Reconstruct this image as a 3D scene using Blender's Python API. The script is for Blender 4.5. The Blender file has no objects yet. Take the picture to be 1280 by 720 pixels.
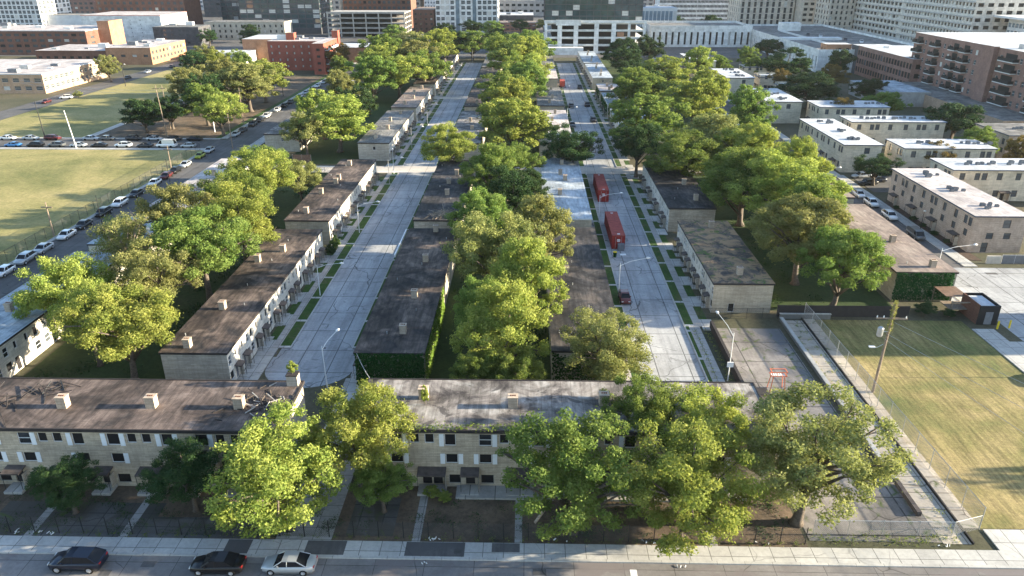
import bpy, math, random
import numpy as np
from mathutils import Vector, Matrix
rnd = random.Random(7)
R_ = math.radians
sc = bpy.context.scene
col = sc.collection

# ------------------------------------------------------------------ camera, sky, sun, exposure
cam = bpy.data.cameras.new('camera'); cam.sensor_width = 36; cam.lens = 26.16
cam.clip_start = 1; cam.clip_end = 6000
co = bpy.data.objects.new('camera', cam); col.objects.link(co)
co.location = (0, 0, 50); co.rotation_euler = (R_(90-23.7), 0, R_(1.2)); sc.camera = co
SUN_EL, SUN_AZ = 14.0, 88.5            # azimuth clockwise from +Y
world = bpy.data.worlds.new('World'); sc.world = world; world.use_nodes = True
wn = world.node_tree.nodes; wl = world.node_tree.links
sky = wn.new('ShaderNodeTexSky'); sky.sky_type = 'NISHITA'; sky.sun_disc = False
sky.sun_elevation = R_(SUN_EL); sky.sun_rotation = R_(SUN_AZ); sky.air_density = 1.0; sky.dust_density = 0.6; sky.ozone_density = 1.5
bg = wn['Background']; bg.inputs['Strength'].default_value = 0.10
wl.new(sky.outputs[0], bg.inputs['Color'])
sl = bpy.data.lights.new('sun', 'SUN'); sl.energy = 5.0; sl.angle = R_(0.6); sl.color = (1.0, 0.87, 0.63)
so = bpy.data.objects.new('sun', sl); col.objects.link(so)
tosun = Vector((math.sin(R_(SUN_AZ))*math.cos(R_(SUN_EL)), math.cos(R_(SUN_AZ))*math.cos(R_(SUN_EL)), math.sin(R_(SUN_EL))))
so.rotation_euler = tosun.to_track_quat('Z', 'Y').to_euler()
sc.view_settings.view_transform = 'Standard'; sc.view_settings.look = 'None'
sc.view_settings.exposure = 2.2; sc.view_settings.gamma = 1.0
sc.cycles.max_bounces = 6; sc.cycles.diffuse_bounces = 3; sc.cycles.transparent_max_bounces = 12
sc.cycles.volume_bounces = 0

# ------------------------------------------------------------------ material helpers
class NT:
    def __init__(s, name):
        s.m = bpy.data.materials.new(name); s.m.use_nodes = True
        s.n = s.m.node_tree.nodes; s.l = s.m.node_tree.links
        s.b = s.n['Principled BSDF']; s.c = s.n.new('ShaderNodeTexCoord')
        s.b.inputs['Specular IOR Level'].default_value = 0.25
    def set(s, sock, v):
        if v is None: return
        if isinstance(v, bpy.types.NodeSocket): s.l.new(v, sock)
        else:
            if isinstance(v, (tuple, list)) and len(v) == 3 and len(sock.default_value) == 4: v = (*v, 1)
            sock.default_value = v
    def noise(s, scale, detail=4, vec=None, rough=.6, dist=0.):
        t = s.n.new('ShaderNodeTexNoise'); t.inputs['Scale'].default_value = scale
        t.inputs['Detail'].default_value = detail; t.inputs['Roughness'].default_value = rough
        t.inputs['Distortion'].default_value = dist
        s.l.new(vec or s.c.outputs['Object'], t.inputs['Vector']); return t.outputs['Fac']
    def ramp(s, fac, *st):
        r = s.n.new('ShaderNodeValToRGB'); e = r.color_ramp.elements
        while len(e) < len(st): e.new(.5)
        for k, (p, c) in enumerate(st):
            if not isinstance(c, (tuple, list)): c = (c, c, c)
            e[k].position = p; e[k].color = (*c, 1)
        s.l.new(fac, r.inputs[0]); return r.outputs[0]
    def mix(s, f, a, b, mode='MIX'):
        t = s.n.new('ShaderNodeMix'); t.data_type = 'RGBA'; t.blend_type = mode
        s.set(t.inputs[0], f); s.set(t.inputs[6], a); s.set(t.inputs[7], b); return t.outputs[2]
    def math(s, op, a, b=0.):
        t = s.n.new('ShaderNodeMath'); t.operation = op; s.set(t.inputs[0], a); s.set(t.inputs[1], b); return t.outputs[0]
    def xyz(s, vec=None):
        t = s.n.new('ShaderNodeSeparateXYZ'); s.l.new(vec or s.c.outputs['Object'], t.inputs[0]); return t.outputs
    def comb(s, x, y, z=0.):
        t = s.n.new('ShaderNodeCombineXYZ'); s.set(t.inputs[0], x); s.set(t.inputs[1], y); s.set(t.inputs[2], z); return t.outputs[0]
    def warp(s, amt, scale):
        t = s.n.new('ShaderNodeTexNoise'); t.inputs['Scale'].default_value = scale
        s.l.new(s.c.outputs['Object'], t.inputs['Vector'])
        v = s.n.new('ShaderNodeVectorMath'); v.operation = 'SCALE'; v.inputs['Scale'].default_value = amt
        s.l.new(t.outputs['Color'], v.inputs[0])
        a = s.n.new('ShaderNodeVectorMath'); a.operation = 'ADD'
        s.l.new(v.outputs[0], a.inputs[0]); s.l.new(s.c.outputs['Object'], a.inputs[1]); return a.outputs[0]
    def brick(s, vec, w, h, mortar, c1, c2, cm, off=.5):
        t = s.n.new('ShaderNodeTexBrick'); s.l.new(vec, t.inputs['Vector']); t.offset = off
        for k, v in (('Scale', 1), ('Brick Width', w), ('Row Height', h), ('Mortar Size', mortar), ('Mortar Smooth', .1), ('Bias', 0.)): t.inputs[k].default_value = v
        s.set(t.inputs['Color1'], c1); s.set(t.inputs['Color2'], c2); s.set(t.inputs['Mortar'], cm); return t.outputs['Color']
    def cracks(s, scale, width, warp=.8, ws=.6):
        t = s.n.new('ShaderNodeTexVoronoi'); t.feature = 'DISTANCE_TO_EDGE'; t.inputs['Scale'].default_value = scale
        s.l.new(s.warp(warp, ws), t.inputs['Vector'])
        return s.ramp(t.outputs['Distance'], (0, 1.), (width*scale, 0.))
    def bump(s, h, d=.02, st=.6):
        t = s.n.new('ShaderNodeBump'); t.inputs['Distance'].default_value = d; t.inputs['Strength'].default_value = st
        s.l.new(h, t.inputs['Height']); s.l.new(t.outputs[0], s.b.inputs['Normal'])
    def out(s, color, rough=.85, metal=0.):
        s.set(s.b.inputs['Base Color'], color); s.set(s.b.inputs['Roughness'], rough)
        s.b.inputs['Metallic'].default_value = metal; return s.m

def plain(name, c, rough=.75, metal=0., var=.18, scale=1.5):
    t = NT(name); n = t.noise(scale, 5)
    lo = tuple(v*(1-var) for v in c); hi = tuple(min(1, v*(1+var)) for v in c)
    return t.out(t.ramp(n, (.3, lo), (.7, hi)), rough, metal)

def masonry(name, c, w=.8, h=.21, mortar=.014, dark=.72, stain=.25, var=.12, mort=None):
    t = NT(name); x, y, z = t.xyz()
    v = t.comb(t.math('ADD', x, y), z)
    c1 = tuple(k*(1-var) for k in c); c2 = tuple(min(.95, k*(1+var)) for k in c)
    b = t.brick(v, w, h, mortar, c1, c2, mort or tuple(k*dark for k in c))
    # faint weathered courses
    b2 = t.brick(v, 40., h*3.0, .022, (1, 1, 1), (1, 1, 1), (.66, .64, .62))
    b = t.mix(.8, b, b2, 'MULTIPLY')
    n = t.noise(.35, 5); b = t.mix(1., b, t.ramp(n, (.3, 1-stain), (.62, 1.05)), 'MULTIPLY')
    n2 = t.noise(3., 3, vec=t.comb(t.math('ADD', x, y), t.math('MULTIPLY', z, .15)))
    b = t.mix(.5, b, t.ramp(n2, (.35, .75), (.6, 1.)), 'MULTIPLY')
    return t.out(b, .9)

def roofing(name, base, dark, light, seam=.9, streak=.5, puddle=None, moss=None):
    t = NT(name); x, y, z = t.xyz()
    n = t.noise(.26, 7, rough=.7, dist=.6); c = t.ramp(n, (.36, dark), (.5, base), (.64, light))
    n2 = t.noise(1.4, 5, vec=t.comb(t.math('MULTIPLY', x, 1.3), t.math('MULTIPLY', y, .22)))
    c = t.mix(streak, c, t.ramp(n2, (.34, .4), (.62, 1.3)), 'MULTIPLY')
    n3 = t.noise(.13, 4, dist=.8); c = t.mix(streak, c, t.ramp(n3, (.42, .35), (.5, 1.)), 'MULTIPLY')
    s = t.brick(t.comb(y, x), 9.3, seam, .03, (1, 1, 1), (.86, .86, .86), (.5, .48, .46), .37)
    c = t.mix(.75, c, s, 'MULTIPLY')
    s2 = t.noise(9, 3); c = t.mix(.35, c, t.ramp(s2, (.35, .7), (.65, 1.2)), 'MULTIPLY')
    if puddle:
        n3 = t.noise(.3, 4, dist=1.); c = t.mix(t.ramp(n3, (.56, 0.), (.62, .8)), c, puddle)
    if moss:
        n4 = t.noise(.35, 5, dist=.5, rough=.7); c = t.mix(t.ramp(n4, (.45, 0.), (.56, .95)), c, moss[0])
        n5 = t.noise(.5, 5, dist=1.2, rough=.7); c = t.mix(t.ramp(n5, (.56, 0.), (.62, .9)), c, moss[1])
    return t.out(c, .8)

def concrete(name, c, w=4.4, h=4.6, crack=.5, joint=.045, stain=.3, patch=None, weeds=False, off=0., wear=0.):
    t = NT(name); ob = t.c.outputs['Object']
    b = t.brick(ob, w, h, joint, tuple(k*1.05 for k in c), tuple(k*.88 for k in c), tuple(k*.35 for k in c), off)
    n = t.noise(.12, 6, rough=.7); b = t.mix(1., b, t.ramp(n, (.3, 1-stain), (.65, 1.08)), 'MULTIPLY')
    n = t.noise(2.5, 6, rough=.75); b = t.mix(.7, b, t.ramp(n, (.3, .72), (.6, 1.05)), 'MULTIPLY')
    cr = t.cracks(.10, .075, 3., .25)
    cr2 = t.mix(1., cr, t.ramp(t.noise(.15, 2), (.42, 0.), (.5, 1.)), 'MULTIPLY')
    b = t.mix(t.math('MULTIPLY', cr2, crack), b, tuple(k*.18 for k in c))
    if wear:
        x, y, z = t.xyz(); nw = t.noise(1., 6, vec=t.comb(t.math('MULTIPLY', x, .9), t.math('MULTIPLY', y, .045)), rough=.7)
        b = t.mix(wear, b, t.ramp(nw, (.36, .5), (.52, 1.), (.68, 1.16)), 'MULTIPLY')
        np_ = t.noise(.35, 3, dist=1.5); b = t.mix(t.ramp(np_, (.64, 0.), (.68, .7)), b, tuple(k*.45 for k in c))
        sp = t.noise(1.1, 4, rough=.8); b = t.mix(t.ramp(sp, (.66, 0.), (.72, .6)), b, tuple(k*.3 for k in c))
    if patch:
        n3 = t.noise(.11, 5, dist=.7); b = t.mix(t.ramp(n3, (.53, 0.), (.57, .75)), b, patch)
    if weeds:
        n4 = t.noise(.8, 5); g = t.math('MULTIPLY', t.ramp(n4, (.5, 0.), (.6, .9)), t.cracks(.3, .25, 1., .4))
        b = t.mix(g, b, (.07, .10, .02))
    return t.out(b, .88)

def turf(name, a, b_, c_, stripes=0., big=.05, fine=3.):
    t = NT(name); x, y, z = t.xyz()
    n = t.noise(big, 7, rough=.7, dist=.3); c = t.ramp(n, (.33, a), (.5, b_), (.68, c_))
    n2 = t.noise(fine, 6, rough=.8); c = t.mix(.9, c, t.ramp(n2, (.28, .5), (.7, 1.35)), 'MULTIPLY')
    if stripes:
        wv = t.noise(1.0, 5, vec=t.comb(t.math('MULTIPLY', x, 2.2), t.math('MULTIPLY', y, .12)), rough=.75)
        c = t.mix(stripes, c, t.ramp(wv, (.38, .45), (.6, 1.4)), 'MULTIPLY')
    m = t.out(c, .95); t.bump(n2, .08, .8); return m

def leafmat(name, c1, c2, trans=.33):
    t = NT(name)
    a = t.n.new('ShaderNodeAttribute'); a.attribute_name = 'tint'
    oi = t.n.new('ShaderNodeObjectInfo')
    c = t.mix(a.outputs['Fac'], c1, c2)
    hs = t.n.new('ShaderNodeHueSaturation')
    t.l.new(c, hs.inputs['Color'])
    t.l.new(t.math('ADD', t.math('MULTIPLY', oi.outputs['Random'], .024), .492), hs.inputs['Hue'])
    t.l.new(t.math('ADD', t.math('MULTIPLY', oi.outputs['Random'], .26), .87), hs.inputs['Value']); hs.inputs['Saturation'].default_value = .94
    c = hs.outputs[0]
    t.out(c, .8); t.b.inputs['Specular IOR Level'].default_value = .1
    tr = t.n.new('ShaderNodeBsdfTranslucent'); t.l.new(t.mix(.5, c, (1., 1., .35), 'MULTIPLY'), tr.inputs[0])
    mx = t.n.new('ShaderNodeMixShader'); mx.inputs[0].default_value = trans
    t.l.new(t.b.outputs[0], mx.inputs[1]); t.l.new(tr.outputs[0], mx.inputs[2])
    t.l.new(mx.outputs[0], t.n['Material Output'].inputs['Surface']); return t.m

def meshwire(name, pitch, wire, c):
    t = NT(name); x, y, z = t.xyz(); u = t.math('ADD', x, y)
    a = t.math('PINGPONG', t.math('ADD', u, z), pitch); b = t.math('PINGPONG', t.math('SUBTRACT', u, z), pitch)
    mn = t.math('MINIMUM', a, b); f = t.math('LESS_THAN', mn, wire)
    t.out(c, .5, .4); t.l.new(f, t.b.inputs['Alpha']); return t.m

M = dict(
 wall_tan=masonry('tan_stone_block', (.50, .42, .32)),
 wall_grey=masonry('grey_stone_block', (.48, .43, .36)),
 wall_white=masonry('whitewashed_block', (.70, .65, .57), stain=.3, dark=.86),
 wall_pink=masonry('pale_pink_brick', (.50, .40, .33), .45, .12, .01),
 wall_cream=masonry('cream_siding_block', (.62, .55, .43), .9, .24),
 brick_red=masonry('red_brick', (.34, .10, .07), .4, .12, .01),
 brick_orange=masonry('orange_brick', (.44, .235, .14), .4, .12, .01),  # also stands in for sunlit brick on far east ends
 brick_dark=masonry('dark_brown_brick', (.20, .10, .075), .4, .12, .01),
 brick_condo=masonry('brown_rose_brick', (.29, .17, .14), .4, .12, .01),
 brick_tan=masonry('sandy_brick', (.50, .34, .235), .4, .12, .01),
 stone_pale=masonry('pale_limestone', (.62, .58, .52), 1.8, .9, .02),
 stone_white=masonry('white_panel', (.74, .74, .73), 3., 1.2, .02),
 stone_buff=masonry('buff_concrete_panel', (.62, .54, .45), 2., 1., .02),
 grey_panel=masonry('dark_grey_panel', (.09, .09, .10), 2., .8, .02),
 roof_tar=roofing('brown_tar_roof', (.095, .072, .062), (.025, .024, .026), (.19, .145, .12), .9, .8),
 roof_tar_dark=roofing('dark_tar_roof', (.055, .052, .055), (.016, .016, .02), (.12, .10, .09), .9, .8),
 roof_front=roofing('worn_brown_roof', (.13, .098, .085), (.055, .047, .045), (.21, .165, .145), 1.0, .7),
 roof_patchy=roofing('patched_silver_and_tar_roof', (.28, .25, .23), (.08, .07, .07), (.42, .40, .38), 1.1, .6, (.05, .045, .045)),
 roof_silver=roofing('silver_coated_roof', (.40, .45, .50), (.27, .31, .36), (.50, .54, .58), 4.2, .45),
 roof_moss=roofing('mossy_gravel_roof', (.12, .095, .08), (.045, .04, .04), (.22, .16, .12), 1.2, .4, None, ((.34, .215, .12), (.07, .12, .02))),
 roof_grey=roofing('grey_felt_roof', (.2, .195, .19), (.11, .11, .11), (.3, .28, .26)),
 roof_gravel=roofing('brown_gravel_roof', (.27, .21, .18), (.2, .16, .14), (.33, .27, .23), 3.),
 roof_white=roofing('white_membrane_roof', (.52, .54, .57), (.42, .44, .47), (.6, .61, .63), 4., .25),
 roof_pink=roofing('dusty_white_roof', (.50, .45, .44), (.38, .34, .34), (.6, .55, .53), 4., .35),
 fascia=plain('dark_fascia', (.035, .03, .03)), fascia_blue=plain('slate_blue_fascia', (.06, .08, .12)),
 fascia_white=plain('white_metal_fascia', (.6, .6, .6)),
 canopy=plain('weathered_canopy_felt', (.085, .07, .065), var=.4), post=plain('dark_iron_post', (.03, .03, .03)),
 door=plain('dark_door', (.02, .018, .02)), door_grey=plain('grey_door', (.16, .17, .19)),
 board=plain('black_board', (.012, .012, .014), .6), frame=plain('white_window_frame', (.62, .62, .62), var=.1),
 frame_grey=plain('stone_window_frame', (.36, .34, .30)), shutter=plain('white_shutter', (.72, .74, .76), var=.08),
 frame_dark=plain('dark_bronze_frame', (.045, .035, .035)),
 chimney=masonry('buff_chimney_brick', (.50, .40, .31), .4, .12, .012), flue=plain('clay_flue', (.18, .08, .05)),
 metal=plain('galvanised_metal', (.42, .43, .44), .45, .6), metal_white=plain('white_metal', (.7, .7, .7), .5),
 step=concrete('step_concrete', (.40, .38, .35), 3, 3, .2),
 road_s=concrete('cracked_concrete_street', (.40, .405, .415), 4.4, 6.1, 1., .075, .34, wear=.45),
 road_c=concrete('pale_concrete_cross_street', (.56, .51, .46), 4.4, 4.4, .4, .04, .25),
 asphalt=concrete('asphalt', (.13, .125, .125), 30, 12., .9, .03, .35, (.085, .083, .085), wear=.6),
 asphalt_warm=concrete('front_asphalt', (.22, .205, .20), 4.5, 3.2, .9, .03, .35, (.16, .14, .14), wear=0.),
 walk=concrete('sidewalk_concrete', (.45, .44, .42), 1.9, 2.3, .4, .035, .2),
 walk_long=concrete('long_walk_concrete', (.38, .36, .34), 5, 1.6, .3, .03, .2),
 kerb=concrete('kerb_stone', (.44, .43, .41), 2.5, 3, .2, .02, .2),
 slab=concrete('stained_slab', (.30, .27, .25), 7.5, 5.6, 1., .09, .6, (.11, .115, .13), True, wear=.5),
 pad=concrete('weedy_concrete_pad', (.50, .44, .37), 2.6, 2.6, .9, .06, .3, (.33, .27, .2), True),
 pad_dark=concrete('old_yard_paving', (.13, .125, .12), 2.3, 1.8, .9, .05, .5, (.07, .062, .05), True),
 ground=turf('rough_ground', (.05, .055, .03), (.08, .075, .045), (.12, .10, .07), 0, .03, 1.5),
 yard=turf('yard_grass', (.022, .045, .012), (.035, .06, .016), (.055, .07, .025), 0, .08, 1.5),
 dirt=turf('dry_yard_dirt', (.05, .045, .035), (.12, .088, .062), (.21, .15, .10), 0, .16, 2.),
 strip=turf('parkway_grass', (.022, .055, .010), (.038, .085, .014), (.085, .085, .04), 0, .25, 2.),
 lawn=turf('striped_dry_lawn', (.08, .11, .03), (.20, .17, .065), (.34, .26, .125), .6, .07, 2.5),
 field=turf('dry_field', (.12, .13, .042), (.26, .23, .09), (.40, .32, .15), .0, .03, 1.2),
 soil=plain('bare_soil', (.075, .05, .038), var=.4),
 bark=plain('bark', (.10, .08, .065), var=.45, scale=6), bark_pale=plain('pale_bark', (.24, .20, .15), var=.3, scale=6),
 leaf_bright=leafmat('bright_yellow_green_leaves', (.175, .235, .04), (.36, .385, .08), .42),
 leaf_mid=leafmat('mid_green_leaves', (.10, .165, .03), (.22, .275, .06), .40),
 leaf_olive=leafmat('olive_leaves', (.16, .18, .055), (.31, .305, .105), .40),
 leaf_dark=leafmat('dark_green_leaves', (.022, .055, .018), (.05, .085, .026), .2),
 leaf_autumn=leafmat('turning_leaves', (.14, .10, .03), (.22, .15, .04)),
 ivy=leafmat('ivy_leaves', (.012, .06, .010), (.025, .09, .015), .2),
 ivy_sun_tone=leafmat('sun_toned_ivy_leaves', (.11, .18, .02), (.17, .24, .03), .3),  # lighter ivy copy for east walls, sunlight put into its colour
 chain=meshwire('chain_link', .10, .018, (.38, .38, .38)), chain_dark=meshwire('dark_chain_link', .10, .013, (.09, .09, .095)),
 red_box=plain('red_painted_steel', (.30, .028, .024), .5, .0, .3), red_rust=plain('faded_red_roof', (.27, .05, .04), .75, 0, .4),
 yellow=plain('yellow_paint', (.75, .55, .04)), orange=plain('orange_paint', (.62, .17, .08)),
 tire=plain('tyre_rubber', (.012, .012, .012), .9), rim=plain('alloy_rim', (.45, .45, .47), .35, .7),
 carglass=plain('car_glass', (.012, .014, .018), .08), lampglass=plain('headlamp_glass', (.7, .7, .68), .15),
 tail=plain('tail_light', (.35, .015, .01), .3), wood=plain('weathered_wood', (.22, .17, .13), var=.35, scale=4),
 wood_fence=plain('brown_fence_board', (.16, .10, .07), var=.35, scale=2),
 plastic_white=plain('white_plastic', (.75, .75, .75)), black=plain('black_metal', (.02, .02, .022), .5),
 conc=plain('raw_concrete', (.36, .34, .32), .9, 0, .25, .5), conc_pale=plain('pale_concrete', (.62, .62, .62), .9, 0, .12, .3),
 conc_floor=plain('garage_floor', (.30, .24, .21), .9, 0, .3, .3), void=plain('dark_interior', (.03, .028, .03)),  # void is near-black: interior shade put into the colour
 pinkcap=plain('rose_roof_edge', (.45, .17, .15)), blue_board=plain('blue_sheet', (.10, .18, .35)),
 rail=plain('black_railing', (.015, .015, .018), .5),
)
def glass(name, c, rough=.08, spec=.7):
    t = NT(name); n = t.noise(.25, 3); t.out(t.ramp(n, (.35, tuple(k*.6 for k in c)), (.65, c)), rough)
    t.b.inputs['Specular IOR Level'].default_value = spec; return t.m
M['glass_dark'] = glass('dark_window_glass', (.03, .035, .04)); M['glass_grey'] = glass('grey_window_glass', (.10, .115, .13))
M['glass_teal'] = glass('teal_tower_glass', (.05, .09, .10), .05, .9); M['glass_blue'] = glass('blue_grey_glass', (.20, .27, .33), .1, .8)
M['glass_pale'] = plain('drawn_white_blind', (.55, .53, .5))  # flat pale panes, no emission

# ------------------------------------------------------------------ mesh helpers
class MB:
    def __init__(s, *mats): s.v = []; s.f = []; s.mi = []; s.mats = list(mats)
    def idx(s, m):
        if m is None: return 0
        if m not in s.mats: s.mats.append(m)
        return s.mats.index(m)
    def poly(s, pts, m=None):
        k = len(s.v); s.v += [tuple(p) for p in pts]; s.f.append(tuple(range(k, k+len(pts)))); s.mi.append(s.idx(m)); return s
    def box(s, x0, x1, y0, y1, z0, z1, m=None, top=None):
        k = len(s.v); s.v += [(x0,y0,z0),(x1,y0,z0),(x1,y1,z0),(x0,y1,z0),(x0,y0,z1),(x1,y0,z1),(x1,y1,z1),(x0,y1,z1)]
        i = s.idx(m); t = s.idx(top) if top else i
        for q, mi in (((0,3,2,1),i),((4,5,6,7),t),((0,1,5,4),i),((1,2,6,5),i),((2,3,7,6),i),((3,0,4,7),i)):
            s.f.append(tuple(k+a for a in q)); s.mi.append(mi)
        return s
    def tube(s, pts, rads, n=8, m=None, cap=True):
        pts = [Vector(p) for p in pts]; k = len(s.v); i = s.idx(m)
        if not isinstance(rads, (list, tuple)): rads = [rads]*len(pts)
        for j, p in enumerate(pts):
            d = (pts[min(j+1, len(pts)-1)]-pts[max(j-1, 0)]).normalized()
            a = d.cross(Vector((0, 0, 1))) if abs(d.z) < .95 else d.cross(Vector((1, 0, 0)))
            a.normalize(); b = d.cross(a)
            for q in range(n):
                t = 2*math.pi*q/n; s.v.append(tuple(p+(a*math.cos(t)+b*math.sin(t))*rads[j]))
        for j in range(len(pts)-1):
            for q in range(n):
                q2 = (q+1) % n; s.f.append((k+j*n+q, k+j*n+q2, k+(j+1)*n+q2, k+(j+1)*n+q)); s.mi.append(i)
        if cap:
            s.f.append(tuple(k+q for q in range(n))[::-1]); s.mi.append(i)
            s.f.append(tuple(k+(len(pts)-1)*n+q for q in range(n))); s.mi.append(i)
        return s
    def mesh(s, name, o=(0, 0, 0), smooth=False):
        me = bpy.data.meshes.new(name)
        v = np.array(s.v, dtype=float).reshape(-1, 3)-np.array(o, dtype=float)
        me.from_pydata(v.tolist(), [], s.f)
        for m in s.mats: me.materials.append(M[m] if isinstance(m, str) else m)
        me.polygons.foreach_set('material_index', s.mi)
        if smooth: me.polygons.foreach_set('use_smooth', [True]*len(s.f))
        me.update(); return me
    def build(s, name, parent=None, smooth=False, o=None):
        if o is None: o = worldloc(parent) if parent else (0, 0, 0)
        ob = bpy.data.objects.new(name, s.mesh(name, o, smooth)); col.objects.link(ob)
        if parent: ob.parent = parent
        return ob

WL = {}
def worldloc(o):
    p = Vector((0, 0, 0))
    while o: p += Vector(o.location); o = o.parent
    return p
def tag(o, label=None, cat=None, group=None, kind=None):
    if label: o['label'] = label
    if cat: o['category'] = cat
    if group: o['group'] = group
    if kind: o['kind'] = kind
    return o
def thing(name, label, cat, loc, group=None, rz=0.):
    o = bpy.data.objects.new(name, None); col.objects.link(o); o.location = loc; o.rotation_euler.z = rz
    o.empty_display_size = .2
    return tag(o, label, cat, group)
def struct(name, mb): o = mb.build(name); o['kind'] = 'structure'; return o
def inst(name, me, parent, loc, rz=0.):
    o = bpy.data.objects.new(name, me); col.objects.link(o); o.parent = parent; o.location = loc; o.rotation_euler.z = rz
    return o
def copy_tree(o, parent=None):
    c = o.copy(); col.objects.link(c); c.parent = parent
    for ch in list(o.children): copy_tree(ch, c)
    return c

SIDE_RZ = {'S': 0., 'E': math.pi/2, 'N': math.pi, 'W': -math.pi/2}
def sidemap(side, x0, x1, y0, y1):
    return {'S': (lambda u, v, d: (x0+u, y0+d, v), x1-x0), 'E': (lambda u, v, d: (x1-d, y0+u, v), y1-y0),
            'W': (lambda u, v, d: (x0+d, y1-u, v), y1-y0), 'N': (lambda u, v, d: (x1-u, y1-d, v), x1-x0)}[side]
def wallside(mb, side, box, z0, z1, ops, mat, dep=.14):
    """one wall with real openings: ops = (u centre, width, v0, v1)"""
    P, L = sidemap(side, *box)
    us = sorted({0., L, *[round(max(0, o[0]-o[1]/2), 4) for o in ops], *[round(min(L, o[0]+o[1]/2), 4) for o in ops]})
    vs = sorted({z0, z1, *[o[2] for o in ops], *[o[3] for o in ops]})
    rect = [(o[0]-o[1]/2, o[0]+o[1]/2, o[2], o[3]) for o in ops]
    for b in range(len(vs)-1):
        vm = (vs[b]+vs[b+1])/2; act = [r for r in rect if r[2] < vm < r[3]]
        run = None
        for a in range(len(us)-1):
            um = (us[a]+us[a+1])/2
            hole = any(r[0] < um < r[1] for r in act)
            if not hole and run is None: run = us[a]
            if run is not None and (hole or a == len(us)-2):
                e = us[a] if hole else us[a+1]
                mb.poly([P(run, vs[b], 0), P(e, vs[b], 0), P(e, vs[b+1], 0), P(run, vs[b+1], 0)], mat); run = None
    for (a, b, c, d) in rect:
        mb.poly([P(a, c, 0), P(b, c, 0), P(b, c, dep), P(a, c, dep)], mat); mb.poly([P(a, d, dep), P(b, d, dep), P(b, d, 0), P(a, d, 0)], mat)
        mb.poly([P(a, c, dep), P(a, d, dep), P(a, d, 0), P(a, c, 0)], mat); mb.poly([P(b, c, 0), P(b, d, 0), P(b, d, dep), P(b, c, dep)], mat)
    return P

WIN = {}
def win_mesh(w, h, style, fr):
    key = (round(w, 2), round(h, 2), style, fr)
    if key not in WIN:
        mb = MB(style); t = .06 if w > .5 else .04
        mb.poly([(-w/2, 0, 0), (w/2, 0, 0), (w/2, 0, h), (-w/2, 0, h)], style)
        fm = MB(fr)
        for (a, b, c, d) in ((-w/2, -w/2+t, 0, h), (w/2-t, w/2, 0, h), (-w/2+t, w/2-t, 0, t), (-w/2+t, w/2-t, h-t, h))+(() if style == 'board' else ((-w/2+t, w/2-t, h*.5-t/2, h*.5+t/2),)):
            fm.box(a, b, -.05, -.005, c, d, fr)
        both = MB(style, fr); both.v = mb.v+fm.v; both.f = mb.f+[tuple(i+4 for i in f) for f in fm.f]; both.mi = [0]+[1]*len(fm.f)
        WIN[key] = (mb.mesh('window'), fm.mesh('window_frame'), both.mesh('window'))
    return WIN[key]
def put_window(root, P, side, u, w, v0, v1, style='board', fr='frame', detail=False, dep=.13):
    a, b, c = win_mesh(w, v1-v0, style, fr); o = Vector(P(u, v0, dep))-Vector(root.location)
    if detail:
        ob = inst('window', a, root, o, SIDE_RZ[side]); inst('window_frame', b, ob, (0, 0, 0)); return ob
    return inst('window', c, root, o, SIDE_RZ[side])
# ------------------------------------------------------------------ ground, streets, pavements
def sheet(name, rects, mat, z):
    mb = MB(mat)
    for (x0, x1, y0, y1) in rects: mb.poly([(x0, y0, z), (x1, y0, z), (x1, y1, z), (x0, y1, z)], mat)
    return struct(name, mb)
def slabs(name, rects, mat, z1, z0=-.02):
    mb = MB(mat)
    for (x0, x1, y0, y1) in rects: mb.box(x0, x1, y0, y1, z0, z1, mat)
    return struct(name, mb)
sheet('ground', [(-2500, 2500, -300, 3500)], 'ground', 0)
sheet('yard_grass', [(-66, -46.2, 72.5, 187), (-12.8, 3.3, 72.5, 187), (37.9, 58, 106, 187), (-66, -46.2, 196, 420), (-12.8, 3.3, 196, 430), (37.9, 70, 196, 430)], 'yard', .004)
sheet('front_street', [(-160, 150, 34, 52)], 'asphalt_warm', .004)
sheet('front_yard', [(-75, 26.5, 54.3, 62.4)], 'dirt', .008)
sheet('concrete_street', [(-33.1, -24.5, 92, 415), (-34.4, -23.6, 88, 92), (15.3, 23.6, 73, 187), (13.2, 23.6, 194, 415)], 'road_s', .008)
# turning head at the south end of the first street
mb = MB('road_s'); pts = []
for k in range(20):
    a = math.pi+math.pi*k/19; pts.append((-28.9+5.9*math.cos(a), 86.5+5.0*math.sin(a), .012))
mb.poly(pts+[(-23.0, 89.5, .012), (-34.8, 89.5, .012)], 'road_s')
struct('turning_head', mb)
sheet('cross_street', [(-80, -33.3, 187.2, 194), (-33.3, 15, 187.2, 194), (15, 80, 187.2, 194)], 'road_c', .016)
sheet('far_cross_walk', [(-46, -12, 299.5, 305), (-37.4, -22, 248.4, 252)], 'road_c', .016)
sheet('west_street', [(-92.4, -82.3, 40, 760), (-82.3, -76, 187, 194)], 'asphalt', .006)
sheet('north_side_street', [(-330, -92.4, 213, 225.2)], 'asphalt', .010)
sheet('far_west_street', [(-192, -181.5, 225.2, 760)], 'asphalt', .006)
sheet('east_street', [(71.5, 78.2, 104, 560), (71.5, 78.2, 20, 88)], 'asphalt', .006)
sheet('east_junction', [(66.5, 160, 108, 124.5), (71.5, 84, 88, 108.02)], 'road_s', .012)
sheet('back_street', [(-330, 330, 440, 452), (-330, 330, 560, 572), (-330, 330, 720, 734)], 'asphalt', .014)
sheet('back_avenue', [(-84, -72, 572, 1200), (-22, 6, 452, 1200), (176, 188, 340, 1200), (-250, -238, 452, 1200)], 'asphalt', .018)
sheet('rear_lots', [(-400, 500, 453, 1400)], 'asphalt', .002)
sheet('lawn', [(43.9, 66, 57.2, 102.8)], 'lawn', .02)
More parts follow.
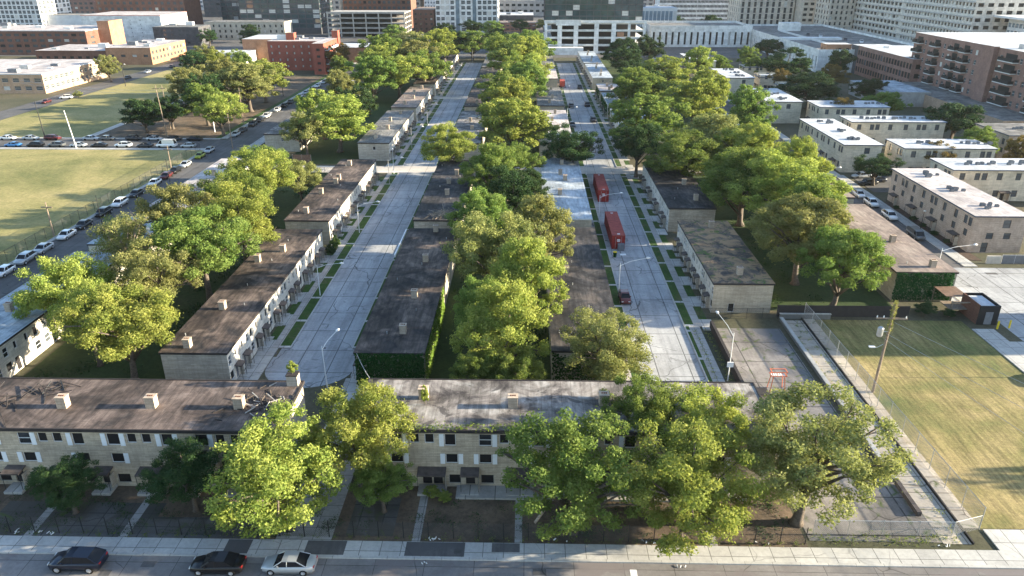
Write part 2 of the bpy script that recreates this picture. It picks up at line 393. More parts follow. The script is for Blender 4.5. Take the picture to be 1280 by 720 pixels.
sheet('playing_field', [(-330, -93.6, 60, 211), (-181, -136, 226.6, 420), (-330, -215, 226.6, 296)], 'field', .02)
sheet('park_ground', [(-135, -96, 227, 360)], 'dirt', .02)
sheet('park_path', [(-137.5, -135, 227, 400)], 'road_c', .024)
sheet('alley', [(-23.5, -18.2, 54.3, 84)], 'walk_long', .02)
sheet('foundation_slab', [(27.9, 37.7, 64, 99.6)], 'slab', .03)
sheet('driveway_slab', [(26.9, 41.0, 55.2, 64)], 'slab', .034)
sheet('concrete_pad', [(39.3, 41.9, 55, 102.4)], 'pad', .05)
sheet('weedy_verge', [(42.1, 43.9, 57.2, 103)], 'pad', .026)
slabs('front_sidewalk', [(-160, 44, 52.3, 54.2), (44, 64, 52.3, 57.0), (64, 150, 52.3, 57)], 'walk', .12)
slabs('front_kerb', [(-160, 150, 52.0, 52.3)], 'kerb', .125)
slabs('east_sidewalk', [(66.1, 69.3, 57.0, 100), (69.3, 71.2, 57, 96)], 'walk', .12)
slabs('west_street_kerb', [(-93.4, -92.4, 60, 211), (-82.3, -79.2, 40, 187), (-82.3, -79.2, 194, 440), (-94.4, -92.4, 226.5, 560)], 'walk', .12)
slabs('north_side_sidewalk', [(-330, -93.4, 211, 213), (-330, -94.4, 225.2, 226.6)], 'walk', .12)
slabs('east_street_sidewalk', [(78.2, 80.6, 125, 187), (78.2, 80.6, 194, 440), (69.6, 71.5, 109, 187), (69.6, 71.5, 194, 440)], 'walk', .12)
# west side of the first street: kerb, parkway grass with cross walks, long walk, inner grass plots
def frontage(xk, dirn, y0, y1, kerbw=.18, g=1.5, w=1.1, plot=1.2, inner=True, step=8.4, name='street'):
    a = lambda p, q: (min(p, q), max(p, q)); X = xk
    slabs(name+'_kerb', [(*a(X, X+dirn*kerbw), y0, y1)], 'kerb', .13); X += dirn*kerbw
    xs = X+dirn*g; gr = []; cw = []
    y = y0
    while y < y1-1:
        gr.append((*a(X, xs), y+.6, min(y+step, y1))); cw.append((*a(X, xs), y, y+.6)); y += step
    slabs(name+'_parkway', gr, 'strip', .11); slabs(name+'_cross_walk', cw, 'walk', .115)
    if not w: return
    X = xs; xs = X+dirn*w; slabs(name+'_walk', [(*a(X, xs), y0, y1)], 'walk_long', .12)
    if inner:
        X = xs; xs = X+dirn*plot; gr = []; cw = []; y = y0-1.2
        while y < y1-4:
            gr.append((*a(X, xs), y+3.6, min(y+8.2, y1))); cw.append((*a(X, xs+dirn*.6), y, y+3.6)); y += 8.4
        slabs(name+'_plot', gr, 'strip', .10); slabs(name+'_door_pad', cw, 'walk', .105)
for (ya, yb) in ((92, 187), (194, 299), (305, 415)):
    frontage(-33.1, -1, ya, yb, name='first_street_west'); frontage(-24.5, 1, ya, yb, g=1.3, w=1.2, inner=False, name='first_street_east')
for (ya, yb) in ((100, 187), (194, 415)):
    frontage(23.6, 1, ya, yb, g=1.35, w=1.15, plot=1.25, name='second_street_east')
frontage(23.6, 1, 73, 100, g=.5, w=1.6, inner=False, name='second_street_near')
for (ya, yb) in ((73, 187), (194, 415)):
    frontage(15.3, -1, ya, yb, g=1.2, w=1.15, inner=False, name='second_street_west')
slabs('turning_walk', [(-23.0, -21.8, 84.5, 92), (-37.4, -34.9, 79, 92), (-22.9, -18.4, 77, 84.4)], 'walk', .10)

# ------------------------------------------------------------------ leaf scatter (ivy, weeds)
def leafquads(P, Nn, size, rs, tint, bend=True):
    """P (n,3) centres, Nn (n,3) normals -> verts, faces, tints"""
    n = len(P); a = np.cross(Nn, rs.normal(size=(n, 3))); a /= np.linalg.norm(a, axis=1)[:, None]+1e-9
    b = np.cross(Nn, a); s = (size*rs.uniform(.55, 1.35, n))[:, None]
    q = rs.uniform(.55, .95, n)[:, None]
    V = np.stack([P-a*s*.5, P+b*s*.36*q+a*s*.05, P+a*s*.5, P-b*s*.36*q+a*s*.05], axis=1)
    return V.reshape(-1, 3), np.repeat(tint, 4)
def quadmesh(name, V, T, mat, smooth=False):
    n = len(V)//4; me = bpy.data.meshes.new(name); me.vertices.add(len(V)); me.vertices.foreach_set('co', V.astype(np.float32).ravel())
    me.loops.add(4*n); me.loops.foreach_set('vertex_index', np.arange(4*n, dtype=np.int32))
    me.polygons.add(n); me.polygons.foreach_set('loop_start', np.arange(0, 4*n, 4, dtype=np.int32)); me.polygons.foreach_set('loop_total', np.full(n, 4, dtype=np.int32))
    me.materials.append(M[mat]); me.update(calc_edges=True)
    at = me.attributes.new('tint', 'FLOAT', 'POINT'); at.data.foreach_set('value', T.astype(np.float32)); return me
def wall_ivy(root, side, box, z1, mat, dens=22, size=.3, u0=0., u1=1., ragged=.8, seed=1):
    rs = np.random.RandomState(seed); Pm, L = sidemap(side, *box); W = (u1-u0)*L; n = int(W*z1*dens)
    u = rs.uniform(u0*L, u1*L, n); v = rs.uniform(0.02, 1, n)**.85*z1
    keep = v < z1*(1.03-ragged*.25*(.5+.5*np.sin(u*1.7+seed))*rs.uniform(.3, 1, n)); u = u[keep]; v = v[keep]; d = -rs.uniform(.03, .34, len(u))-.05*np.sin(u*3)*np.sin(v*2.5)
    P = np.array([Pm(a, b, c) for a, b, c in zip(u, v, d)]); o = np.array(root.location); P = P-o
    nd = {'S': (0, -1, .5), 'E': (1, 0, .5), 'N': (0, 1, .5), 'W': (-1, 0, .5)}[side]
    Nn = np.array(nd)+rs.normal(scale=.55, size=P.shape); Nn /= np.linalg.norm(Nn, axis=1)[:, None]
    V, T = leafquads(P, Nn, size, rs, rs.uniform(0, 1, len(P)))
    ob = bpy.data.objects.new('ivy', quadmesh('ivy', V, T, mat)); col.objects.link(ob); ob.parent = root; return ob
def weeds(name, pts, mat, seed=3, size=.22, hgt=.5, n=60, label=None, cat='weeds'):
    """tufts along a list of (x, y, z, radius)"""
    rs = np.random.RandomState(seed); A = []
    for (x, y, z, r) in pts:
        k = max(6, int(n*r)); p = rs.normal(scale=(r*.45, r*.45, 0), size=(k, 3)); p[:, 2] = np.abs(rs.normal(scale=hgt*.5, size=k)); A.append(p+np.array((x, y, z+.03)))
    P = np.concatenate(A); Nn = rs.normal(size=P.shape)+np.array((0, 0, .8)); Nn /= np.linalg.norm(Nn, axis=1)[:, None]
    V, T = leafquads(P, Nn, size, rs, rs.uniform(0, 1, len(P)))
    ob = bpy.data.objects.new(name, quadmesh(name, V, T, mat)); col.objects.link(ob); ob['kind'] = 'stuff'; tag(ob, label, cat); return ob

# ------------------------------------------------------------------ row houses
def canopy_mesh(w=1.5, d=.9, z=2.12, posts=True):
    k = ('canopy', w, d, z)
    if k not in WIN:
        mb = MB('canopy'); mb.v += [(-w/2, -d, z-.16), (w/2, -d, z-.16), (w/2, 0, z+.02), (-w/2, 0, z+.02), (-w/2, -d, z-.02), (w/2, -d, z-.02), (w/2, 0, z+.16), (-w/2, 0, z+.16)]
        for q in ((0, 3, 2, 1), (4, 5, 6, 7), (0, 1, 5, 4), (1, 2, 6, 5), (2, 3, 7, 6), (3, 0, 4, 7)): mb.f.append(q); mb.mi.append(0)
        mb.box(-w/2+.04, -w/2+.08, -d+.05, -d+.09, .1, z-.1, 'post'); mb.box(w/2-.08, w/2-.04, -d+.05, -d+.09, .1, z-.1, 'post')
        mb.box(w/2-.13, w/2-.05, -d*.6, -.03, .1, 1.9, 'wall_grey')
        WIN[k] = mb.mesh('door_canopy')
    return WIN[k]
def door_mesh(w=.9, h=1.9, m='door'):
    k = ('door', w, h, m)
    if k not in WIN: WIN[k] = MB(m).box(-w/2, w/2, -.0, .05, 0, h, m).box(-w/2, w/2, -.02, -.003, h*.48, h*.5, 'frame_dark').box(w*.3, w*.36, -.05, -.003, .85, .93, 'metal').mesh('door')
    return WIN[k]
def step_mesh(w=1.5, d=1.1, h=.14):
    k = ('step', w, d)
    if k not in WIN: WIN[k] = MB('step').box(-w/2, w/2, -d, -.01, 0, h, 'step').mesh('step')
    return WIN[k]
def chimney(roof, root, x, y, z, w=.85, d=.85, h=1.15, plant=False):
    mb = MB('chimney'); mb.box(x-w/2, x+w/2, y-d/2, y+d/2, z, z+h, 'chimney').box(x-w/2-.05, x+w/2+.05, y-d/2-.05, y+d/2+.05, z+h, z+h+.08, 'chimney')
    for q in (-.22, 0, .22): mb.box(x+q-.07, x+q+.07, y-.08, y+.08, z+h+.08, z+h+.16, 'flue')
    c = mb.build('chimney', roof, o=Vector(root.location)); return c
def roof_part(root, box, h, mat, th=.28, over=.18, fascia='fascia', name='roof', lip=0.):
    x0, x1, y0, y1 = box; mb = MB(fascia, mat)
    mb.box(x0-over, x1+over, y0-over, y1+over, h, h+th, fascia, top=mat)
    if lip:
        z = h+th; a, b, c, d = x0-over, x1+over, y0-over, y1+over
        for r in ((a, b, c, c+.15), (a, b, d-.15, d), (a, a+.15, c+.15, d-.15), (b-.15, b, c+.15, d-.15)): mb.box(*r, z+.002, z+lip, fascia)
    return mb.build(name, root, o=root.location)
def units(L, far=False, mirror=False):
    n = max(1, round(L/8.4)); s = L/n; up = []; low = []; dr = []
    for k in range(n):
        c = (k+.5)*s
        up += [(c-3.15, .95, 2.85, 4.15), (c-1.15, .65, 3.1, 4.15), (c+1.15, .65, 3.1, 4.15), (c+3.15, .95, 2.85, 4.15)]
        low += [(c-3.1, 1.2, .75, 2.0), (c+3.1, 1.2, .75, 2.0)]
        dr += [(c-1.45, .85, .12, 2.0), (c+1.45, .85, .12, 2.0)]
    return up, low, dr
NROW = [0]
def rowhouse(box, front, label, wall='wall_tan', fwall='wall_white', roof='roof_tar', h=4.75, chim=(), back=True, detail=False, gable=(), group='two-storey row houses', style='board', vents=True, th=.28, fascia='fascia', frontdet=True):
    x0, x1, y0, y1 = box; NROW[0] += 1
    root = thing('row_house', label, 'row house', ((x0+x1)/2, (y0+y1)/2, 0), group)
    mb = MB(wall, fwall); opp = {'E': 'W', 'W': 'E', 'S': 'N', 'N': 'S'}; lr = random.Random(int(x0*7+y0*3))
    for side in 'SENW':
        L = sidemap(side, *box)[1]; ops = []; wins = []; doors = []
        if side == front or (side == opp[front] and back):
            up, low, dr = units(L)
            ops = up+low+(dr if side == front else [(c, .85, .12, 2.) for c, *_ in dr[::2]]); wins = up+low; doors = dr if side == front else dr[::2]
        elif side in 'SN' and side in gable or (side == 'S' and 'S' in gable): ops = wins = [(L*.52, .8, 3.0, 4.0)]
        if 'low' in gable and side == 'S': ops = wins = [(L*.33, .95, .15, 1.6)]
        P = wallside(mb, side, box, 0, h, ops, fwall if side == front else wall)
        for w in wins: put_window(root, P, side, *w, style=style if lr.random() < .75 else lr.choice(['glass_dark', 'glass_grey']), fr='frame', detail=detail)
        for (u, w, a, b) in doors:
            o = Vector(root.location)
            inst('door', door_mesh(w, b-a, 'door' if lr.random() < .7 else 'door_grey'), root, Vector(P(u, a, .12))-o, SIDE_RZ[side])
            if side == front and frontdet:
                inst('door_canopy', canopy_mesh(), root, Vector(P(u, 0, -.01))-o, SIDE_RZ[side]); inst('step', step_mesh(), root, Vector(P(u, 0, 0))-o, SIDE_RZ[side])
    mb.build('wall', root, o=root.location)
    rf = roof_part(root, box, h, roof, th, .16, fascia)
    ch = chim if chim else [((x0+x1)/2+(.9 if k % 2 else -.4), y0+(k+.5)*(y1-y0)/4) for k in range(4)]
    for (cx, cy) in ch: chimney(rf, root, cx, cy, h+th)
    if vents:
        v = MB('metal')
        for k in range(int((y1-y0)/9)): 
            vx, vy = lr.uniform(x0+1, x1-1), y0+4+9*k+lr.uniform(-2, 2); v.tube([(vx, vy, h+th), (vx, vy, h+th+.35)], .07, 6)
        if v.v: v.build('roof_vent', rf, o=root.location) if len(v.v) < 2 else tag(v.build('roof_vents', rf, o=root.location), kind='stuff')
    return root, rf

RH = {}
W0, W1 = -46.0, -37.6
RH['A'] = rowhouse((W0, W1, 81.5, 128.3), 'E', 'long brown-roofed row house with sunlit whitewashed front, nearest on the first street', detail=True, wall='wall_grey', chim=[(-43.0, 82.9), (-42.8, 94.2), (-43.9, 112.3), (-41.2, 117)], style='board', back=False)
RH['B'] = rowhouse((W0, W1, 133.7, 181), 'E', 'mottled brown-roofed row house with sunlit front, touching the pale cross street', detail=True, chim=[(-43.0, 138), (-43.5, 151.2), (-42.2, 159), (-42.4, 162.5), (-42.7, 175)], back=False)
RH['W3'] = rowhouse((W0, W1, 199.5, 247), 'E', 'grey-roofed row house just north of the pale cross street, west of the first street', wall='wall_grey', roof='roof_grey', gable='S', back=False)
RH['W4'] = rowhouse((W0, W1, 253, 299), 'E', 'brown gravel-roofed row house fourth up the west side of the first street', roof='roof_gravel', back=False)
RH['W5'] = rowhouse((W0, W1, 306, 352), 'E', 'row house fifth up the west side of the first street, half under the tree crowns', back=False)
RH['W6'] = rowhouse((W0, W1, 358, 415), 'E', 'last row house on the west side of the first street, at its dark tree-lined end', roof='roof_tar_dark', back=False)
E0, E1 = -21.5, -12.8
RH['M1'] = rowhouse((E0, E1, 82, 129.3), 'W', 'row house with ivy-covered south gable and stained dark roof east of the first street', fwall='wall_grey', wall='wall_grey', roof='roof_tar', chim=[(-16.2, 87.4), (-16.3, 98.7), (-16.5, 113), (-16.5, 127.7)])
RH['M2'] = rowhouse((E0, E1, 134.3, 181), 'W', 'row house with dark blue-grey tar roof and heap of sticks near its south edge', wall='wall_grey', fwall='wall_grey', roof='roof_tar_dark', chim=[(-16.8, 151), (-17.3, 159.7), (-16.2, 167)])
RH['M3'] = rowhouse((E0, E1, 199.5, 247), 'W', 'patched silver-roofed row house east of the first street just beyond the cross street', wall='wall_grey', roof='roof_patchy')
RH['M4'] = rowhouse((E0, E1, 255.5, 299), 'W', 'brown-roofed row house in the middle of the east side of the first street', roof='roof_tar')
RH['M5'] = rowhouse((E0, E1, 306, 352), 'W', 'row house with one small window in its pale gable, east of first street', gable='S', roof='roof_tar_dark')
RH['M6'] = rowhouse((E0, E1, 358, 427), 'W', 'pale grey-roofed row house at the far end of the east side of first street', roof='roof_grey', gable='S')
P0, P1 = 3.4, 12.4
RH['P1'] = rowhouse((P0, P1, 83, 130.3), 'E', 'tar-roofed row house half hidden by the round olive tree, west of second street', roof='roof_tar_dark', wall='wall_grey', fwall='wall_grey', chim=[(5.5, 96), (6.2, 108), (5.0, 119)])
RH['P2'] = rowhouse((P0, P1, 135.8, 183.5), 'E', 'row house with bright silver-blue coated roof beside the red containers', roof='roof_silver', fascia='fascia_white', fwall='wall_grey', chim=[(6.9, 151.6), (8.5, 162.9), (7.6, 167.6), (8.3, 177)])
RH['P3'] = rowhouse((P0, P1, 201, 248.8), 'E', 'whitish-roofed row house west of the second street, just north of the cross street', roof='roof_pink', gable='S')
RH['P4'] = rowhouse((P0, P1, 257.5, 297), 'E', 'row house with dull brown-grey roof, fourth up the west side of second street', roof='roof_grey')
RH['P5'] = rowhouse((P0, P1, 321.5, 352), 'E', 'row house with dark square gable window and dusty pink roof, west side of second street', gable='S', roof='roof_pink')
RH['P6'] = rowhouse((P0, P1, 358, 415), 'E', 'last row house on the west side of the second street, near the white parking tower', roof='roof_grey')
D0, D1 = 28.7, 37.8
RH['C1'] = rowhouse((D0, D1, 105, 134.8), 'W', 'moss and gravel roofed row house with a low gable window, behind the empty slab', detail=True, roof='roof_moss', wall='wall_tan', gable=('low',), chim=[(33.4, 108.5), (34.0, 131)], back=False, vents=False)
RH['C2'] = rowhouse((D0-.3, D1-.2, 142.8, 180), 'W', 'dark tar-roofed row house between the mossy roof and the cross street, east of second street', detail=True, roof='roof_tar_dark', chim=[(34.7, 148.2), (34.5, 160)], back=False)
RH['D3'] = rowhouse((27.6, 37.4, 203, 252), 'W', 'silver-roofed row house east of second street, first beyond the cross street', roof='roof_silver', fascia='fascia_white', back=False)
RH['D4'] = rowhouse((27.6, 36.9, 259.5, 285), 'W', 'short blue-grey roofed row house with ivy on its gable, east of second street', roof='roof_silver', fascia='fascia_white', back=False)
RH['D5'] = rowhouse((27.4, 35.4, 289, 307), 'W', 'shortest pale-roofed row house, with ivy down its street front, east of second street', roof='roof_pink', back=False)
RH['D6'] = rowhouse((27.4, 35.7, 324.4, 371), 'W', 'row house with pale blue roof and one gable window, east of second street', roof='roof_silver', gable='S', back=False, fascia='fascia_white')
RH['D7'] = rowhouse((27.0, 35.7, 374, 424.5), 'W', 'farthest row house on the east side of the second street, below the parking tower', roof='roof_silver', back=False)
RH['V1'] = rowhouse((-76.3, -67.5, 66, 116), 'W', 'fire-damaged silver-roofed row house with broken sunlit windows, beside the west street', wall='wall_white', fwall='wall_grey', roof='roof_silver', detail=True, chim=[(-72.5, 93), (-73, 108)])
RH['V2'] = rowhouse((-76.3, -67.5, 120, 135), 'W', 'short pale-roofed row house under the sparse tree beside the west street', wall='wall_white', roof='roof_silver', back=False)
RH['V3'] = rowhouse((-76.0, -67.0, 139, 181), 'W', 'white-roofed row house beside the west street, opposite the white hatchbacks', wall='wall_white', roof='roof_pink', fascia='fascia_white', back=False)
RH['V4'] = rowhouse((-75.0, -65.2, 210, 243), 'W', 'patched-roof row house with white gable window by the west street, beyond cross street', wall='wall_grey', roof='roof_patchy', gable='S')
RH['V5'] = rowhouse((-74.6, -64.0, 286.5, 311), 'W', 'small flat-roofed row house with bright ivy on its side by the west street', wall='wall_grey', roof='roof_pink', fascia='fascia_white', back=False)
RH['X1'] = rowhouse((58.7, 68.2, 110.2, 146), 'E', 'gravel-roofed row house with ivy-clad south gable beside the east street', wall='wall_tan', roof='roof_gravel', fascia='fascia', back=False, chim=[(65.2, 112.3), (64, 124)])
RH['X2'] = rowhouse((58.7, 68.2, 151, 184), 'E', 'gravel-roofed row house hidden behind tall trees along the east street', wall='wall_tan', roof='roof_gravel', back=False)
wall_ivy(RH['M1'][0], 'S', (E0, E1, 82, 129.3), 4.95, 'ivy', 85, .36, ragged=.1, seed=2)
wall_ivy(RH['M1'][0], 'E', (E0, E1, 82, 129.3), 5.0, 'ivy_sun_tone', 50, .3, 0, .45, .5, seed=3)
wall_ivy(RH['P1'][0], 'S', (P0, P1, 83, 130), 4.7, 'ivy', 50, .34, ragged=.9, seed=5)
wall_ivy(RH['X1'][0], 'S', (58.7, 68.2, 110.2, 146), 4.9, 'ivy', 70, .36, 0, .95, .5, seed=4)
for k, q in (('D4', 6), ('D5', 7)): wall_ivy(RH[k][0], 'W', (27.5, 36, 259.5 if k == 'D4' else 289, 285 if k == 'D4' else 307), 4.6, 'ivy', 8, .6, .05, .95, .4, seed=q)
wall_ivy(RH['D4'][0], 'S', (27.6, 36.9, 259.5, 285), 4.7, 'ivy', 9, .6, seed=8)
wall_ivy(RH['V5'][0], 'E', (-74.6, -64, 286.5, 311), 4.8, 'ivy_sun_tone', 7, .6, seed=9)
wall_ivy(RH['V5'][0], 'S', (-74.6, -64, 286.5, 311), 4.6, 'ivy', 7, .6, seed=10)

# ------------------------------------------------------------------ the long three-storey building along the front street
def front_block(box, Ls, label, roofmat, chims, plinth=True):
    x0, x1, y0, y1 = box; h = 6.75
    root = thing('row_house', label, 'row house', ((x0+x1)/2, (y0+y1)/2, 0), 'three-storey row houses on the front street')
    mb = MB('wall_tan'); ops = []; U = []
    for L in Ls:
        u = L-x0
        U += [(u, 1.3, 5.1, 6.5, 'L'), (u+1.9, .95, 5.4, 6.5, 's'), (u+3.4, .95, 5.4, 6.5, 's'), (u+5.5, 1.15, 5.1, 6.5, 'L'),
              (u, 1.3, 2.95, 4.1, 'm'), (u+5.6, 1.25, 2.95, 4.1, 'm'),
              (u+.15, 1.4, .4, 1.55, 'b'), (u+5.85, 1.25, .4, 1.55, 'b'),
              (u+3.0, .95, .32, 2.0, 'D'), (u+4.1, .95, .32, 2.0, 'D'), (u+7.45, .95, .32, 2.0, 'D')]
    U = [w for w in U if w[0]-w[1]/2 > .4 and w[0]+w[1]/2 < x1-x0-.4]
    P = wallside(mb, 'S', box, 0, h, [w[:4] for w in U], 'wall_tan', .16); o = Vector(root.location)
    for side in 'ENW':
        L = sidemap(side, *box)[1]; ops = []
        if side == 'N': ops = [(k, 1., z, z+1.) for k in np.arange(2.5, L-2, 3.) for z in (.9, 3.1, 5.3)]
        Pn = wallside(mb, side, box, 0, h, ops, 'wall_grey')
        for w in ops: put_window(root, Pn, side, *w)
    lr = random.Random(3)
    for (u, w, a, b, t) in U:
        if t in 'Lsmb':
            wn_ = put_window(root, P, 'S', u, w, a, b, 'glass_dark' if (t == 'L' and lr.random() < .3) else 'board', 'frame' if t in 'Lsm' else 'frame_grey', True, .14)
            if t in 'Lm':
                for s in ((-1, 1) if lr.random() < .6 else (lr.choice((-1, 1)),)):
                    sm = WIN.setdefault(('sh', b-a), MB('shutter').box(-.24, .24, -.05, 0, 0, b-a+.06, 'shutter').mesh('shutter'))
                    inst('shutter', sm, wn_, (s*(w/2+.3), -.15, -.03))
        else:
            inst('door', door_mesh(w, b-a, 'door'), root, Vector(P(u, a, .14))-o)
    for L in Ls:
        for (u, w) in ((L+3.55, 2.9), (L+7.45, 1.9)):
            if x0+1 < u < x1-1.2:
                inst('door_canopy', canopy_mesh(w, 1.3, 2.35), root, Vector((u, y0-.01, .0))-o); inst('step', step_mesh(w, 1.6, .3), root, Vector((u, y0, 0))-o)
    mb.build('wall', root, o=root.location)
    rf = roof_part(root, box, h, roofmat, .28, .2, 'fascia', lip=.08)
    for (cx, cy) in chims: chimney(rf, root, cx, cy, h+.28, 1.0, .85, 1.25)
    return root, rf
FL, FLr = front_block((-78, -24.9, 61.8, 71.3), [-77.8, -68.8, -59.8, -50.7, -41.6, -32.6], 'long three-storey stone row house with brown tar roof, west half of the front street', 'roof_front', [(-66.5, 66), (-57.6, 66), (-48.6, 65.8), (-39.3, 66), (-30.0, 66)])
FR, FRr = front_block((-17.4, 25.2, 62.4, 72.0), [-22.1, -13.05, -4.0, 5.05, 14.1], 'three-storey stone row house with patched silver roof and weedy edge, east half of front', 'roof_patchy', [(-10.9, 68.3), (-1.3, 66.8), (8.3, 67.5), (17.3, 68)])
# ------------------------------------------------------------------ trees
TV = {}
def tree_variant(key, seed, R=6., z0=3.0, z1=13.2, clumps=46, leaves=420, leaf=.34, shape='round', limbs=9, sparse=0.):
    rs = np.random.RandomState(seed); zc = (z0+z1)/2; hz = (z1-z0)/2; C = []; tries = 0
    lob = rs.normal(size=(7, 3)); lob /= np.linalg.norm(lob, axis=1)[:, None]; la = rs.uniform(-.3, .28, 7)
    while len(C) < clumps and tries < 9000:
        tries += 1; d = rs.normal(size=3); d /= np.linalg.norm(d)
        rr = 1+float(np.sum(la*np.maximum(0, lob@d)**3)); t = rs.uniform(.0, 1)**(.38)*.86*rr
        if shape == 'vase' and d[2] < -.35: continue
        if shape != 'low' and d[2] < -.5 and t > .6: continue
        p = np.array((d[0]*R*t, d[1]*R*t, zc+d[2]*hz*t))
        r = rs.uniform(.12, .25)*R*(1.1-.35*t)*(46/clumps)**.33
        if all(np.linalg.norm(p-c)/(r+q) > .42 for c, q in C): C.append((p, r))
    P = []; T = []; NN = []
    for (p, r) in C:
        n = int(leaves*(r/(.21*R))**2*(.75+.5*rs.uniform())); g = rs.normal(size=(n, 3)); g /= np.linalg.norm(g, axis=1)[:, None]
        rad = rs.uniform(.35, 1.08, n)**.6; far = rs.uniform(size=n) < .3; rad[far] *= rs.uniform(.9, 1.5, far.sum())
        q = g*(rad*r)[:, None]*np.array((1, 1, .8)); sub = np.sin(q[:, 0]*5/r*1.3+seed)*np.cos(q[:, 1]*4.4/r)*np.sin(q[:, 2]*5/r)
        q += g*(sub*r*.22)[:, None]
        q[:, 2] -= .10*r*(g[:, 0]**2+g[:, 1]**2)
        P.append(p+q); NN.append(g*.6+np.array((0, 0, .25))+rs.normal(scale=.55, size=(n, 3)))
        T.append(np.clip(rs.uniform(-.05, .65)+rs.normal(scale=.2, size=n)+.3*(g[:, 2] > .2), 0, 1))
    P = np.concatenate(P); NN = np.concatenate(NN); T = np.concatenate(T); NN /= np.linalg.norm(NN, axis=1)[:, None]+1e-9
    if sparse: k = rs.uniform(size=len(P)) > sparse; P, NN, T = P[k], NN[k], T[k]
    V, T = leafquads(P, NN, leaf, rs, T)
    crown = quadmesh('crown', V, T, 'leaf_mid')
    mb = MB('bark'); base = z0*.95
    top = Vector((rs.uniform(-.4, .4), rs.uniform(-.4, .4), zc)); r0 = R*.052+.06
    mb.tube([(0, 0, -.1), (.05, 0, .4), (top.x*.3, top.y*.3, base), tuple(top)], [r0*1.5, r0, r0*.8, r0*.4], 9)
    idx = sorted(range(len(C)), key=lambda i: -np.linalg.norm(C[i][0][:2]))[:limbs*2:2]+list(rs.choice(len(C), min(limbs, len(C)), replace=False))
    for i in idx:
        p = Vector(C[i][0]); f = rs.uniform(.1, .8); s = Vector((top.x*.3, top.y*.3, base)).lerp(top, f)
        mid = s.lerp(p, .5)+Vector((0, 0, rs.uniform(-.1, .9)))
        mb.tube([s, mid, p], [r0*.42, r0*.27, r0*.08], 6)
        for _ in range(3):
            e = p+Vector(rs.normal(scale=C[i][1]*.6, size=3)); mb.tube([mid.lerp(p, rs.uniform(.4, .95)), e], [r0*.11, r0*.03], 4)
    TV[key] = (crown, mb.mesh('trunk', smooth=True), R, zc)
for k in range(6): tree_variant('n%d' % k, 11+k, leaves=1150, clumps=95, leaf=.225, z0=1.9)
tree_variant('nv', 31, clumps=50, leaves=520, leaf=.24, sparse=.25, limbs=16)            # thin, broken crown
tree_variant('nr', 41, clumps=120, leaves=1150, leaf=.20, z0=1.4, z1=13.6, R=6)   # dense rounded
tree_variant('nh', 51, clumps=105, leaves=1150, leaf=.22, z0=.3, z1=13.2, R=6, shape='low')
tree_variant('nk', 58, clumps=110, leaves=1150, leaf=.22, z0=.2, z1=13.4, R=6, shape='low')
tree_variant('nm', 59, clumps=105, leaves=1150, leaf=.22, z0=.2, z1=13.4, R=6, shape='low')      # low-hanging
for k in range(5): tree_variant('f%d' % k, 61+k, leaves=480, clumps=70, leaf=.36, z0=1.4)
for k in range(2): tree_variant('s%d' % k, 81+k, R=6, z0=.3, z1=13, clumps=34, leaves=420, leaf=.55, limbs=4)
tree_variant('w0', 71, clumps=120, leaves=1250, leaf=.23, z0=1.0, z1=14.0, R=6)
tree_variant('w1', 72, clumps=120, leaves=1250, leaf=.23, z0=.8, z1=13.4, R=6.)
tree_variant('w2', 73, clumps=110, leaves=600, leaf=.36, z0=.8, z1=13.4, R=6.)
def tree(x, y, hc, r, var, leaf, label, name='tree', cat='tree', group=None, rz=None, lean=0., bark=None):
    cm, tm, R, zc = TV[var]; s = r/R; sz = hc/zc
    root = thing(name, label, cat, (x, y, 0), group); root.rotation_euler = (lean, 0, rnd.uniform(0, 6.28) if rz is None else rz); root.scale = (s, s, sz)
    t = inst('trunk', tm, root, (0, 0, 0)); c = inst('crown', cm, root, (0, 0, 0))
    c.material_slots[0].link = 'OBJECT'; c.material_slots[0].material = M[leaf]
    if bark: t.material_slots[0].link = 'OBJECT'; t.material_slots[0].material = M[bark]
    return root
B, D_, O, K, A_ = 'leaf_bright', 'leaf_mid', 'leaf_olive', 'leaf_dark', 'leaf_autumn'
